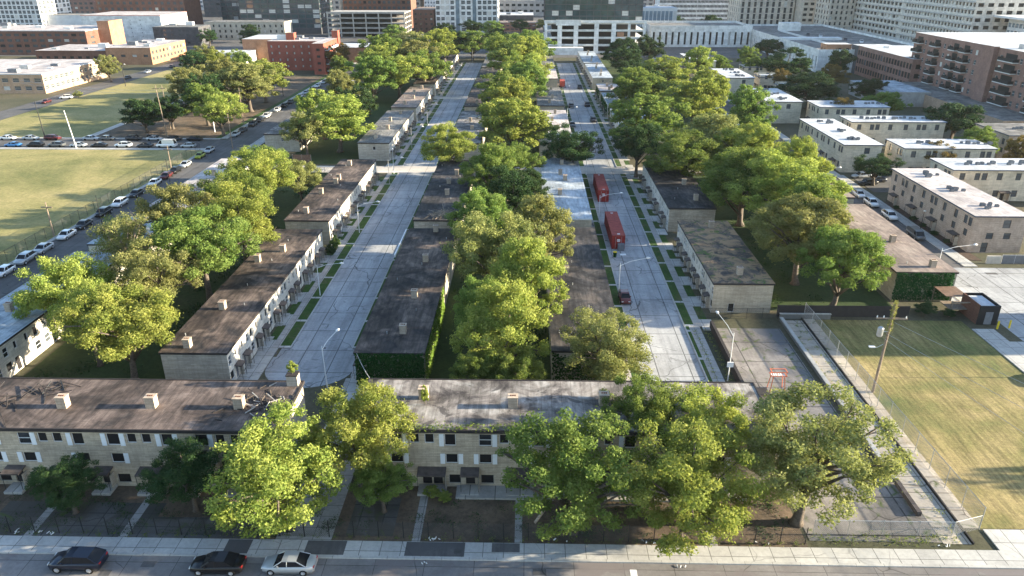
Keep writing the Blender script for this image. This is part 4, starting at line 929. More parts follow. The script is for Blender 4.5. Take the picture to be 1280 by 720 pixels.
for x, y, c, lab in [(166.5, 470, 'dark', 'dark car on the rooftop car park by the little penthouse'), (171, 462, 'white', 'white van-like car on the rooftop car park'), (177, 440, 'navy', 'dark blue car on the rooftop car park'), (181, 428, 'white', 'white car on the rooftop car park nearest the railing')]:
    car(x, y, 'suv', c, lab, N90*.8, 'cars on the rooftop car park', z=9.3, small=True)
# ------------------------------------------------------------------ fences and walls
def fence(name, label, pts, h, mat, post='metal', gap=2.4, cat='fence', rail=True, group=None, pr=.035, solid=False):
    ox, oy = pts[0]; root = thing(name, label, cat, (ox, oy, 0), group); mb = MB(mat); pm = MB(post); posts = []
    for (a, b) in zip(pts[:-1], pts[1:]):
        L = math.dist(a, b); n = max(1, round(L/gap))
        if solid:
            d = Vector((b[0]-a[0], b[1]-a[1], 0)).normalized(); q = Vector((-d.y, d.x, 0))*.025
            A, Bq = Vector((*a, 0)), Vector((*b, 0)); mb.poly([A+q, Bq+q, Bq+q+Vector((0, 0, h)), A+q+Vector((0, 0, h))], mat); mb.poly([A-q, A-q+Vector((0, 0, h)), Bq-q+Vector((0, 0, h)), Bq-q], mat); mb.poly([A+q+Vector((0, 0, h)), Bq+q+Vector((0, 0, h)), Bq-q+Vector((0, 0, h)), A-q+Vector((0, 0, h))], mat)
        else: mb.poly([(*a, .05), (*b, .05), (*b, h), (*a, h)], mat)
        if rail: pm.tube([(*a, h), (*b, h)], pr*.8, 5, post)
        for k in range(n+1):
            if k == 0 and posts: continue
            posts.append((a[0]+(b[0]-a[0])*k/n, a[1]+(b[1]-a[1])*k/n))
    mb.build('mesh_panel' if not solid else 'board_panel', root)
    if pm.v: pm.build('top_rail', root)
    pk = ('post', round(h, 2), post, pr)
    if pk not in WIN: WIN[pk] = MB(post).tube([(0, 0, 0), (0, 0, h+.08)], pr, 6, post).mesh('fence_post')
    for (x, y) in posts[:100]: inst('fence_post', WIN[pk], root, (x-ox, y-oy, 0))
    return root
fence('chain_link_fence', 'long dark chain-link fence between the front yards and the sidewalk', [(-75, 54.75), (26.3, 54.75)], 1.9, 'chain_dark', 'black', 2.35, pr=.045, rail=False)
fence('chain_link_fence', 'tall pale chain-link fence beside the striped lawn, running back from the street', [(43.7, 57.1), (42.4, 103.2)], 2.6, 'chain', 'metal', 3.0, pr=.04)
fence('chain_link_fence', 'short chain-link fence closing the concrete pad near the sidewalk', [(27.5, 56.1), (34, 56.1), (40.6, 56.1), (43.7, 57.1)], 1.7, 'chain', 'metal', 3.2, pr=.03)
fence('chain_link_fence', 'black chain-link fence along the dry playing field by the parked cars', [(-94.3, 70), (-94.3, 210.4)], 2.2, 'chain_dark', 'black', 3.0, pr=.035)
fence('chain_link_fence', 'dark fence between the mossy-roofed house and the empty slab', [(26.5, 103.0), (38.4, 103.0)], 1.7, 'chain_dark', 'black', 2.4, pr=.03)
fence('board_fence', 'dark board fence across the yard north of the slab and pad', [(38.5, 103.9), (58.5, 103.9)], 1.9, 'fascia', 'black', 2.4, solid=True, rail=False)
fence('board_fence', 'brown board fence at the cross street behind the west yards', [(-63.5, 197.2), (-58.5, 197.2)], 2.2, 'wood_fence', 'metal', 2.5, solid=True, rail=False)
fence('chain_link_fence', 'black fence at the south edge of the pale cross street between the west houses', [(-58.5, 184.6), (-47, 184.6)], 2.0, 'chain_dark', 'black', 2.4)
fence('chain_link_fence', 'fence at the cross street behind the middle yards', [(-12.6, 196.2), (3.2, 196.2)], 2.2, 'chain_dark', 'black', 2.6)
fence('garden_fence', 'dark panelled fence screening the corner yard of the pink brick flats', [(85.6, 126.6), (97, 126.6)], 1.7, 'door_grey', 'metal_white', 2.4, solid=True, rail=True)
def lowwall(label, x0, x1, y0, y1, h, mat, cap=None, name='low_wall'):
    r = thing(name, label, 'wall', (x0, y0, 0)); MB(mat).box(x0, x1, y0, y1, -.05, h, mat).build('wall', r)
    if cap: MB(cap).box(x0-.05, x1+.05, y0-.05, y1+.05, h, h+.08, cap).build('coping', r)
    return r
lowwall('dark retaining wall on the left edge of the empty slab', 27.35, 27.75, 80.5, 99.8, 1.15, 'fascia')
lowwall('long pale concrete kerb wall on the right edge of the empty slab', 38.5, 38.95, 64, 102.4, .5, 'walk', 'kerb')
lowwall('short pale wall across the north end of the concrete pad', 38.7, 46.4, 103.0, 103.3, .8, 'walk', 'kerb')
lowwall('low kerb wall between the concrete pad and weedy verge', 41.95, 42.1, 55, 103, .28, 'roof_tar_dark')
lowwall('dark low retaining wall at the near end of the slab by the street tree', 38.55, 39.0, 58.8, 63.7, .55, 'canopy')
lowwall('pale garden wall at the corner of the pink brick flats', 82.9, 85.4, 126.5, 126.8, 1.5, 'stone_pale')
lowwall('pale garden wall enclosing the front garden by the small dark tree', 83, 87.5, 181, 181.3, 1.3, 'stone_pale')
r = thing('wall_stub', 'low brick enclosure at the near-left corner of the empty slab', 'wall', (28.6, 79.6, 0))
MB('wall_pink').box(27.3, 29.9, 78.9, 80.4, 0, 1.3, 'wall_pink').build('wall', r); MB('fascia').box(27.2, 30.0, 78.8, 80.5, 1.3, 1.4, 'fascia').build('roof', r)
r = thing('brick_stack', 'old dark brick stack with a shrub growing on top of it', 'brick stack', (-25.7, 70.8, 7.03))
MB('wall_grey').box(-26.3, -25.1, 70.3, 71.3, 7.05, 8.3, 'wall_grey').box(-26.35, -25.05, 70.25, 71.35, 8.3, 8.4, 'fascia').build('stack', r)
# ------------------------------------------------------------------ yard walks, porch slabs
slabs('yard_walk', [(-47.6, -46.8, 54.3, 60.2), (-38.5, -37.7, 54.3, 60.2), (-10.6, -9.8, 54.3, 60.8), (-.9, -.2, 54.3, 60.8), (17.4, 18.1, 54.3, 60.8)], 'walk_long', .03)
sheet('yard_paving', [(-75, -25, 54.35, 57.2), (-52, -36, 57.2, 59.2), (-17, -12.5, 55, 60.5)], 'pad_dark', .016)
slabs('porch_terrace', [(-7.0, 16, 60.4, 61.0), (-7.0, 16, 61.0, 62.38)], 'step', .22)
slabs('asphalt_patch', [(-20.3, -16.6, 52.35, 54.15), (-11.0, -5.5, 52.35, 54.15), (-3.0, -.4, 53.0, 54.15), (-27.8, -25.5, 52.35, 54.15)], 'asphalt', .126)
slabs('soil_bed', [(80.7, 83.0, 128, 164), (98, 101, 120, 126)], 'soil', .06)
slabs('lay_by', [(82, 96, 172, 187)], 'asphalt', .05)
slabs('corner_grass', [(80.6, 92, 96, 107)], 'lawn', .1)
slabs('verge_grass', [(-104, -94.5, 372, 420), (-96.5, -94.5, 226.6, 372)], 'strip', .05)
slabs('utility_cover', [(-35.2, -34.6, 90.3, 90.7), (-28.7, -28.2, 92.0, 92.4), (80.3, 82.3, 121.5, 122.3), (-37.8, -36.9, 49.5, 50.2), (-34.6, -33.4, 50.6, 51.3), (.8, 2.0, 50.4, 51.1)], 'asphalt', .03)
slabs('road_marking', [(9.5, 10.1, 44, 51.2)], 'metal_white', .012)

# ------------------------------------------------------------------ lamps and poles
def lamp(x, y, h, arm, label, colr='metal_white', group='street lamps', lean=(0, 0), r=.075, head=True, double=False):
    root = thing('street_lamp', label, 'street lamp', (x, y, 0), group); root.rotation_euler = (lean[0], lean[1], 0)
    o = (x, y, 0); MB(colr).tube([(x, y, 0), (x, y, .5), (x, y, h)], [r*1.3, r, r*.6], 8, colr).build('pole', root, smooth=False)
    for s in ((1, -1) if double else (1,)):
        ax, ay = arm[0]*s, arm[1]*s
        if ax or ay:
            a = MB(colr).tube([(x, y, h-.5), (x+ax*.4, y+ay*.4, h+.05), (x+ax, y+ay, h+.25)], [r*.5, r*.45, r*.4], 6, colr).build('arm', root)
        if head:
            hx, hy = x+ax*1.08, y+ay*1.08
            l = math.hypot(ax, ay) or 1; dx, dy = ax/l*.45, ay/l*.45
            if not (ax or ay): dx = .3
            MB('metal_white').tube([(hx-dx*.6, hy-dy*.6, h+.25), (hx, hy, h+.3), (hx+dx, hy+dy, h+.22)], [.08, .19, .1], 8, 'metal_white').build('lamp_head', root)
    return root
lamp(-24.9, 80.2, 6.8, (1.0, 3.4), 'tall leaning white lamp with a kinked arm at the turning head of the first street', lean=(0, -.02))
lamp(-33.6, 110.0, 5.4, (3.6, .3), 'white lamp with long arm over the first street, beside the nearest whitewashed house')
lamp(-33.6, 140.7, 6.0, (3.6, 1.0), 'white lamp with rising arm over the first street, beside the second whitewashed house')
lamp(-34.2, 186, 6.2, (0, 0), 'thin white pole at the cross street corner of the first street')
lamp(-33.6, 176, 6.4, (3, .5), 'grey lamp near the cross street on the first street', 'metal')
lamp(-33.6, 214, 6.2, (3, .4), 'lamp beside the grey-roofed house north of the cross street', 'metal')
lamp(-33.6, 250, 6.2, (3, .4), 'lamp at the first walkway of the first street', 'metal')
lamp(-33.8, 300, 6.4, (3, .4), 'lamp at the second walkway of the first street', 'metal')
lamp(-33.8, 350, 6.4, (3, .4), 'farthest but one lamp of the first street', 'metal'); lamp(-30, 417, 7, (3, 0), 'lamp at the dark far end of the first street', 'metal')
lamp(15.0, 110.6, 6.0, (4.2, 1.4), 'white lamp arching over the second street beside the near red container')
lamp(15.0, 148, 6.0, (4., .8), 'pale lamp standing between the two red containers')
lamp(15.0, 186.0, 6.2, (0, 0), 'thin white pole at the cross street behind the far red container')
lamp(13.0, 246.5, 6.2, (2.6, 0), 'white lamp on the second street beyond the broad dark tree'); lamp(13.0, 291, 6.2, (2.4, 0), 'white lamp on the second street half way to its end', )
lamp(26.3, 84.4, 7.0, (-.8, 5.0), 'white lamp with a small box on its post beside the empty slab')
MB('plastic_white').box(25.9, 26.7, 84.1, 84.25, 2.2, 2.9, 'plastic_white').build('control_box', bpy.data.objects[[o.name for o in col.objects if o.get('label', '').startswith('white lamp with a small box')][0]])
lamp(68.9, 117, 6.5, (5.4, 1.0), 'white lamp arching over the east street behind the gravel roof')
lamp(93.5, 124.4, 7.4, (-2.6, -.4), 'grey lamp by the dark garden fence at the east junction', 'metal')
lamp(66.0, 168, 6.5, (5.2, .8), 'white lamp arching over the east street by the top parked car')
lamp(70.6, 86.2, 7.5, (.0, 0), 'dark lamp post at the right edge of the sidewalk by the black car', 'black', head=False)
lamp(79.2, 143.6, 4.2, (0, 0), 'short black lamp with white globe in front of the pink brick flats', 'black')
lamp(99, 104, 6, (3, -1.), 'white lamp post on the grass corner at the right edge')
lamp(-84.5, 139, 8.0, (0, 0), 'dark lamp post on the west street opposite the white sedan', 'black', head=False)
lamp(-84.0, 168.5, 8.0, (0, 0), 'second dark lamp post on the west street by the white-roofed house', 'black', head=False)
for x, y, h, m, lab, ln in [(-131.6, 212.6, 11, 'metal_white', 'tall leaning white mast at the edge of the playing field', (0, -.10)), (-150, 227.6, 11, 'black', 'thin black lamp mast on the striped far lawn by the side street', (0, -.04)), (-111, 226.5, 16, 'wood', 'tall wooden pole beside the dark park trees', (0, -.05)), (-116, 240, 14, 'wood', 'wooden pole on the far lawn, left of the dark park trees', (0, -.03)),
                            (-93.9, 137.6, 7, 'wood', 'short wooden pole on the field fence above the white sedan', (0, 0)), (-93.9, 190.5, 6, 'wood', 'wooden pole on the field fence by the dusty silver car', (0, 0)), (-86, 213.5, 10, 'wood', 'wooden pole at the street corner beside the vivid tree', (0, 0)), (-94.9, 248, 12, 'wood', 'wooden pole by the park near the far row of cars', (0, 0)), (-100, 236, 9, 'metal_white', 'pale mast among the park trees', (0, 0)), (-99, 305, 9, 'black', 'dark lamp mast by the grass verge near the red flats', (0, 0)), (-176, 330, 9, 'black', 'black mast beside the school lawn', (0, 0))]:
    o = lamp(x, y, h, (0, 0) if m == 'wood' or h == 11 else (1.2, 0), lab, m, 'poles and masts', ln, .16, head=m != 'wood' and h != 11)
    if m == 'wood': MB('wood').box(x-1.1, x+1.1, y-.08, y+.08, h-1.1, h-.9, 'wood').build('crossarm', o); o.name = 'utility_pole'; o['category'] = 'utility pole'
# the big utility pole on the verge
ux, uy = 44.0, 82.0
r = thing('utility_pole', 'leaning wooden utility pole with transformer and vine, beside the striped lawn', 'utility pole', (ux, uy, 0)); r.rotation_euler = (0, .03, 0)
MB('wood').tube([(ux, uy, 0), (ux, uy, 12.3)], [.19, .13], 10, 'wood').build('pole', r)
MB('wood').box(ux-1.9, ux+1.9, uy-.09, uy+.05, 10.3, 10.5, 'wood').build('crossarm', r)
for q in (-1.8, -1.0, 1.7): MB('plastic_white').tube([(ux+q, uy, 10.5), (ux+q, uy, 10.75)], [.08, .05], 8, 'plastic_white').build('insulator', r)
MB('metal').tube([(ux-1.05, uy-.1, 8.0), (ux-1.05, uy-.1, 8.15), (ux-1.05, uy-.1, 9.1), (ux-1.05, uy-.1, 9.25)], [.28, .36, .36, .2], 12, 'metal').build('transformer', r)
MB('metal').box(ux-.8, ux-.1, uy-.15, uy-.05, 8.6, 8.7, 'metal').build('bracket', r)
MB('metal').tube([(ux-1.5, uy-.2, 6.6), (ux-1.0, uy-.2, 6.5), (ux-.3, uy-.1, 6.9)], .035, 5, 'metal').box(ux-2.0, ux-1.3, uy-.4, uy-.05, 6.5, 6.65, 'metal_white').build('lamp_bracket', r)
rs = np.random.RandomState(5); n = 520; zz = rs.uniform(8.6, 12.7, n); pp = np.stack([rs.normal(scale=.16, size=n), rs.normal(scale=.16, size=n), zz], 1); nn = rs.normal(size=(n, 3)); nn /= np.linalg.norm(nn, axis=1)[:, None]
V, T = leafquads(pp, nn, .24, rs, rs.uniform(0, 1, n)); o = bpy.data.objects.new('vine', quadmesh('vine', V, T, 'leaf_olive')); col.objects.link(o); o.parent = r
def wire(label, a, b, sag=.6, rad=.018, mat='metal', n=12):
    a, b = Vector(a), Vector(b); pts = [a.lerp(b, k/n)-Vector((0, 0, 4*sag*(k/n)*(1-k/n))) for k in range(n+1)]
    o = MB(mat).tube(pts, rad, 4, mat, cap=False).build('power_line'); tag(o, label, 'power line', 'overhead lines')
wire('upper overhead line running from the vine-grown pole down over the striped lawn', (44.7, 81.9, 9.9), (71, 44, 8.0)); wire('middle overhead line from the transformer over the striped lawn', (44.0, 81.9, 8.4), (66, 40, 7.2)); wire('lowest overhead line crossing the striped lawn from the pole', (44.0, 81.9, 7.6), (60, 34, 6.5))
wire('slack line from the ivy gable down to the patched roof', (-21.3, 82, 4.9), (-17.3, 71.9, 7.0), .3, .02, 'metal_white')
for k, z in enumerate((14.5, 13.6)): wire(('upper' if k == 0 else 'lower')+' line strung across the far lawn between two wooden poles', (-111, 226.5, z), (-175, 260, z-2), 1., .03)
# ------------------------------------------------------------------ containers and small street things
def container(x0, x1, y0, y1, h, label):
    r = thing('shipping_container', label, 'container', ((x0+x1)/2, y0, 0), 'red containers'); mb = MB('red_box'); n = int((y1-y0)/.28)
    for s, xx in ((-1, x0), (1, x1)):
        ys = np.linspace(y0, y1, 2*n+1)
        for k in range(2*n):
            d = .035*s; a = xx-(d if k % 2 else 0); mb.poly([(a, ys[k], .15), (a, ys[k+1], .15), (a, ys[k+1], h-.1), (a, ys[k], h-.1)][::s], 'red_box'); b2 = xx-(0 if k % 2 else d)
            mb.poly([(a, ys[k+1], .15), (b2, ys[k+1], .15), (b2, ys[k+1], h-.1), (a, ys[k+1], h-.1)], 'red_box')
    mb.box(x0+.04, x1-.04, y0+.05, y1-.05, .15, h-.12, 'red_box'); mb.build('side_panels', r)
    MB('red_rust').box(x0, x1, y0, y1, h-.1, h, 'red_rust').build('roof', r)
    f = MB('red_box')
    for a in (x0, x1-.12):
        for b in (y0, y1-.12): f.box(a, a+.12, b, b+.12, .02, h-.1, 'red_box')
    f.box(x0+.12, x1-.12, y0, y0+.1, .02, .18, 'red_box').box(x0+.12, x1-.12, y1-.1, y1, .02, .18, 'red_box'); f.build('frame', r)
    xm = (x0+x1)/2
    for s in (0, 1):
        a, b = (x0+.13, xm-.01) if s == 0 else (xm+.01, x1-.13); d = MB('red_box').box(a, b, y0-.03, y0+.03, .2, h-.15, 'red_box').build('door', r)
        MB('metal').tube([((a+b)/2, y0-.07, .22), ((a+b)/2, y0-.07, h-.2)], .03, 6, 'metal').build('lock_bar', d)
    MB('plastic_white').box(xm-.28, xm+.28, y0-.055, y0-.035, h*.55, h*.55+.5, 'plastic_white').box(xm-.16, xm-.08, y0-.06, y0-.056, h*.55+.1, h*.55+.4, 'red_box').box(xm+.08, xm+.16, y0-.06, y0-.056, h*.55+.1, h*.55+.4, 'red_box').build('label_plate', r)
    MB('plastic_white').box(xm-.2, xm+.3, y0+.7, y0+1.1, h+.002, h+.02, 'plastic_white').build('roof_patch', r); MB('plastic_white').box(xm-.2, xm+.3, y1-1.3, y1-.9, h+.002, h+.02, 'plastic_white').build('roof_patch', r)
    return r
c1 = container(16.1, 18.6, 132.7, 147.5, 2.7, 'nearer red shipping container with a grey hatch unit at its end')
MB('door_grey').box(17.2, 18.4, 131.6, 132.55, 0, 1.3, 'door_grey').build('generator', c1)
container(16.1, 18.5, 162.9, 177.3, 2.7, 'farther red shipping container standing near the cross street')
r = thing('shipping_container', 'small red truck box far up the second street, just before the parking tower', 'container', (14.8, 330, 0), 'red containers'); MB('red_rust').box(13.8, 15.9, 328, 334, .6, 3.0, 'red_rust').build('cargo_box', r); MB('red_box').box(13.9, 15.8, 334.2, 336, .4, 2.4, 'red_box').build('cab', r)
for q in (329.5, 334, 337.5): 
    for s in (13.55, 16.05): MB('tire').tube([(s-.12, q, .45), (s+.12, q, .45)], .45, 12, 'tire').build('wheel', r)
r = thing('dustbin', 'green bin with a yellow lid by the end of the nearer red container', 'bin', (16.3, 128.6, 0)); MB('ivy').tube([(16.3, 128.6, 0), (16.3, 128.6, .95)], [.3, .36], 12, 'ivy').build('body', r); MB('yellow').tube([(16.3, 128.6, .95), (16.3, 128.6, 1.05)], [.4, .36], 12, 'yellow').build('lid', r)
o = MB('plastic_white').box(17.4, 18.5, 129.3, 130.1, .01, .07, 'plastic_white').build('board'); tag(o, 'white board lying on the roadway by the green bin', 'board')
r = thing('enclosure', 'dark brown steel box enclosure with a pale open roof at the end of the lawn', 'enclosure', (68.4, 102.3, 0))
mb = MB('grey_panel'); mb.box(67.6, 70.6, 101.6, 101.75, 0, 3.1, 'black'); mb.box(67.6, 70.6, 106.4, 106.55, 0, 3.1, 'black'); mb.box(67.6, 67.75, 101.75, 106.4, 0, 3.1, 'brick_dark'); mb.box(70.45, 70.6, 101.75, 106.4, 0, 3.1, 'black'); mb.build('wall', r); MB('roof_white').box(67.95, 70.25, 102.1, 106.1, 2.7, 2.82, 'roof_white').build('roof', r)
MB('door_grey').box(68.6, 69.7, 101.55, 101.6, .1, 2.1, 'door_grey').build('door', r)
for x, y, lab in ((70.0, 100.3, 'yellow steel bollard right in front of the dark enclosure'), (71.9, 100.6, 'yellow steel bollard standing off to the right of the dark enclosure')):
    o = MB('yellow').tube([(x, y, 0), (x, y, 1.25), (x, y, 1.32)], [.13, .13, .06], 12, 'yellow').build('bollard'); tag(o, lab, 'bollard', 'yellow bollards')
r = thing('timber_porch', 'wooden porch frame against the east side of the ivy-clad house', 'porch', (66.8, 104.6, 0))
for x in (65.0, 68.0):
    for y in (104.4, 109.9): MB('wood').box(x-.08, x+.08, y-.08, y+.08, 0, 2.6, 'wood').build('post', r)
MB('wood').box(64.8, 68.2, 104.2, 104.36, 2.3, 2.5, 'wood').build('beam', r); MB('wood').box(64.9, 68.1, 104.5, 107.5, 1.1, 1.2, 'wood').build('shelf', r); MB('wood_fence').box(64.8, 68.2, 106.0, 109.9, 2.62, 2.7, 'wood_fence').build('roof', r)
# red playground frame on the slab
px_, py_ = 31.9, 82.3; r = thing('play_frame', 'red-and-white metal play frame on four long legs standing on the empty slab', 'climbing frame', (px_, py_, 0))
for a in (-1, 1):
    for b in (-1, 1): MB('orange').tube([(px_+a*.95, py_+b*.6, 0), (px_+a*.7, py_+b*.4, 2.2)], .05, 6, 'orange').build('leg', r)
f = MB('orange')
for z in (2.2, 2.75): f.box(px_-1, px_+1, py_-.5, py_-.42, z, z+.08, 'orange').box(px_-1, px_+1, py_+.42, py_+.5, z, z+.08, 'orange').box(px_-1, px_-.92, py_-.42, py_+.42, z, z+.08, 'orange').box(px_+.92, px_+1, py_-.42, py_+.42, z, z+.08, 'orange')
for k in range(7): f.box(px_-.95+k*.3, px_-.9+k*.3, py_-.48, py_-.44, 2.28, 2.75, 'metal_white' if k % 2 else 'orange')
f.build('railing', r)
for k in range(6): MB('plastic_white').box(px_-.9+k*.3, px_-.72+k*.3, py_-.4, py_+.4, 2.14, 2.19, 'plastic_white').build('slat', r)
# debris
rs = random.Random(9)
def heap(name, label, pts, n, L, th, mats, spread, cat='debris'):
    mb = MB(*mats)
    for k in range(n):
        x, y, z = rs.choice(pts); a = rs.uniform(0, 3.14); x += rs.gauss(0, spread[0]); y += rs.gauss(0, spread[1]); l = rs.uniform(.3, 1)*L; dz = rs.uniform(-.15, .35)*l
        mb.tube([(x-math.cos(a)*l/2, y-math.sin(a)*l/2, z+.05), (x+math.cos(a)*l/2, y+math.sin(a)*l/2, z+.1+max(0, dz))], rs.uniform(.4, 1)*th, 5, rs.choice(mats))
    o = mb.build(name); o['kind'] = 'stuff'; tag(o, label, cat)
heap('rubble', 'jumble of broken boards and rubbish at the foot of the second street', [(18, 75, 0), (20, 75.3, 0), (16.6, 74.6, 0), (22.5, 74.8, 0)], 110, 1.5, .09, ['wood', 'black', 'chimney', 'metal'], (.9, .5))
heap('fallen_twigs', 'heap of dry sticks on the dark blue-grey roof', [(-16.2, 137.5, 5.03)], 160, 2.6, .03, ['chimney', 'bark_pale'], (1.1, 1.0))
heap('roof_rubbish', 'burnt timber strewn over the left part of the brown front roof', [(-55, 64.5, 7.03), (-57.2, 66.5, 7.03), (-52, 68.8, 7.03)], 40, 3., .07, ['fascia', 'black', 'fascia'], (1.6, .9))
heap('roof_rubbish', 'torn roofing and branches at the east end of the brown front roof', [(-27.4, 65.5, 7.03), (-27.8, 67.5, 7.03)], 80, 1.5, .07, ['conc', 'black', 'fascia', 'bark'], (1.5, 1.3))
heap('fallen_twigs', 'dry branches on the mossy roof house eaves', [(31, 133, 5.03)], 30, 1.6, .03, ['bark', 'bark_pale'], (1, .6))
heap('litter', 'scraps of litter on the front sidewalk and yards', [(x, 54.6, .05) for x in (-46, -45.3, -48.5, -8.7, 3.5, 12, 22, 39.5)]+[(-8.8, 51.7, .02), (14, 51.6, .02)], 40, .35, .06, ['plastic_white', 'conc_pale'], (.5, .15))
o = MB('metal').tube([(1.0, 56.8, .25), (2.2, 57.8, 1.5)], [.14, .16], 8, 'chimney').build('fallen_log'); tag(o, 'pale broken log lying in the yard left of the broad green street tree', 'log')
o = MB('plastic_white').box(-22.2, -22.0, 116, 129, .3, .8, 'metal_white').build('gutter_board'); tag(o, 'long white board fixed at the street edge of the ivy gable house', 'board'); o.location.z = 4.2
# motorbikes by the park path
for k in range(4):
    x = -119.8+k*.9+2.2; y = 227.9; r = thing('motorbike', 'dark motorbike standing by the park path, number %s from the path' % ['first', 'second', 'third', 'fourth'][k], 'motorbike', (x, y, .02), 'motorbikes by the park')
    for s in (-.6, .6): MB('tire').tube([(x-.06, y+s, .32), (x+.06, y+s, .32)], .32, 12, 'tire').build('wheel', r)
    MB('black').box(x-.12, x+.12, y-.55, y+.35, .5, .85, 'black').build('body', r); MB('metal').tube([(x-.35, y-.5, 1.05), (x+.35, y-.5, 1.05)], .03, 5, 'metal').build('handlebar', r)

# ------------------------------------------------------------------ pale flats east of the east street
def roof_units(rf, root, pts, z, w=1.):
    for (x, y) in pts:
        MB('metal').box(x-.5*w, x+.5*w, y-.45*w, y+.45*w, z, z+.75*w, 'door_grey').box(x-.4*w, x+.4*w, y-.35*w, y+.35*w, z+.75*w, z+.8*w, 'black').build('air_conditioner', rf, o=root.location)
def flats(box, label, h=7., wall='wall_cream', roof='roof_white', fascia='fascia_blue', sides=None, units_=True, group='pale two-storey flats', porch=None):
    x0, x1, y0, y1 = box; root = thing('block_of_flats', label, 'flats', ((x0+x1)/2, (y0+y1)/2, 0), group); mb = MB(wall); o = Vector(root.location)
    for side in 'SENW':
        L = sidemap(side, *box)[1]; ops = []; drs = []
        if side in 'WE' or (side == 'S' and L > 14):
            n = max(2, round(L/4.4))
            for k in range(n):
                u = (k+.5)*L/n; ops += [(u-(.8 if k % 3 == 1 else 0), 1.2, 4.85, 6.45)]+([(u+.8, 1.2, 4.85, 6.45)] if k % 3 == 1 else [])
                ops += [(u, 1.3, 2.7 if wall == 'wall_pink' else 1.0, 4.0 if wall == 'wall_pink' else 2.5)]
                if k % 2 == 0: drs.append((u+1.6 if u+2.3 < L else u-1.6, .95, .1, 2.1))
        else: ops = [(L*.62, 1.4, 4.85, 6.4)]+([(L*.35, 1.3, 2.7, 3.9), (L*.68, 1.3, 2.7, 3.9), (L*.3, 1.2, .1, 2.0)] if wall == 'wall_pink' else [])
        P = wallside(mb, side, box, 0, h, ops+drs, wall)
        for w in ops: put_window(root, P, side, *w, style='glass_grey', fr='frame_dark', detail=False)
        for w in drs:
            inst('door', door_mesh(.95, 2.0, 'door'), root, Vector(P(w[0], w[2], .12))-o, SIDE_RZ[side]); inst('door_canopy', canopy_mesh(2.6, 1.3, 2.25), root, Vector(P(w[0], 0, -.01))-o, SIDE_RZ[side])
    mb.build('wall', root, o=o); rf = roof_part(root, box, h, roof, .25, .3, fascia)
    if units_:
        L = y1-y0 if y1-y0 > x1-x0 else x1-x0; n = max(1, int(L/9))
        for k in range(n):
            for q in range(6):
                cx = (x0+x1)/2+rnd.uniform(-1.5, 2.5) if y1-y0 > x1-x0 else x0+(k+.5)*L/n+q*1.3
                cy = y0+(k+.5)*L/n+rnd.uniform(-1.6, 1.6) if y1-y0 > x1-x0 else (y0+y1)/2+rnd.uniform(-1, 1)
                roof_units(rf, root, [(cx, cy)], h+.25, rnd.uniform(.5, .95))
    return root, rf
flats((82.5, 92.2, 132.2, 166.2), 'long pink brick flats with white roof and porches on the east street, nearest the junction', wall='wall_pink', roof='roof_pink', fascia='fascia_blue')
flats((95.8, 125, 165.5, 176), 'pale cream flats with blue-edged white roof behind the pink brick flats', 7)
flats((80.9, 90.4, 190.1, 224), 'cream flats with long white roof facing the eastern wood, opposite the lay-by', 7)
flats((94.6, 117, 186.5, 197), 'cream flats with low white roof left of the turning olive tree', 7)
flats((94.6, 121.6, 220, 229), 'wide cream flats with four upper windows, below the brown balcony block', 7)
flats((94, 116, 244, 256), 'cream flats behind the wide ones, beside the olive turning tree', 7)
flats((80.0, 91.4, 253.8, 282), 'pale pink-grey flats with a white chimney, in the middle of the eastern row', 7)
flats((80.0, 91, 309.5, 337), 'small pale flats with rooftop machinery, upper eastern row', 7)
flats((77.0, 88, 363.6, 395), 'pale flats next to the white pilaster building', 7)
flats((98, 124, 350, 360), 'low pale flats in front of the white pilaster wall', 6)
flats((98, 112, 296, 305), 'pale garage-like house half hidden by the turning trees', 5.5, units_=False)
flats((97, 112, 322, 331), 'narrow pale roofed house behind the turning trees', 5.5, units_=False)
flats((60, 70, 352, 372), 'dark-roofed pale house at the top of the eastern wood', 6, roof='roof_grey', units_=False)
flats((55, 64, 330, 345), 'small white-roofed house at the top of the eastern wood', 5.5, units_=False)
flats((128, 150, 200, 216), 'pale brick house at the right edge under the brown balcony block', 7.5, wall='wall_pink', roof='roof_grey')
flats((128, 150, 162, 172), 'cream flats cut by the right edge, behind the pink brick flats', 7)
# shade-giving neighbours just outside the right edge of the photo
flats((104, 126, 93.5, 106.5), 'tall pale flats just beyond the right edge opposite the lawn', 17, wall='wall_pink', units_=False)
flats((96, 126, 40, 50.5), 'tall pale flats just beyond the right edge by the front street', 14, wall='wall_pink', units_=False)
tree(84, 65.5, 6, 3.5, 'n2', D_, 'street tree just beyond the right edge by the lawn')

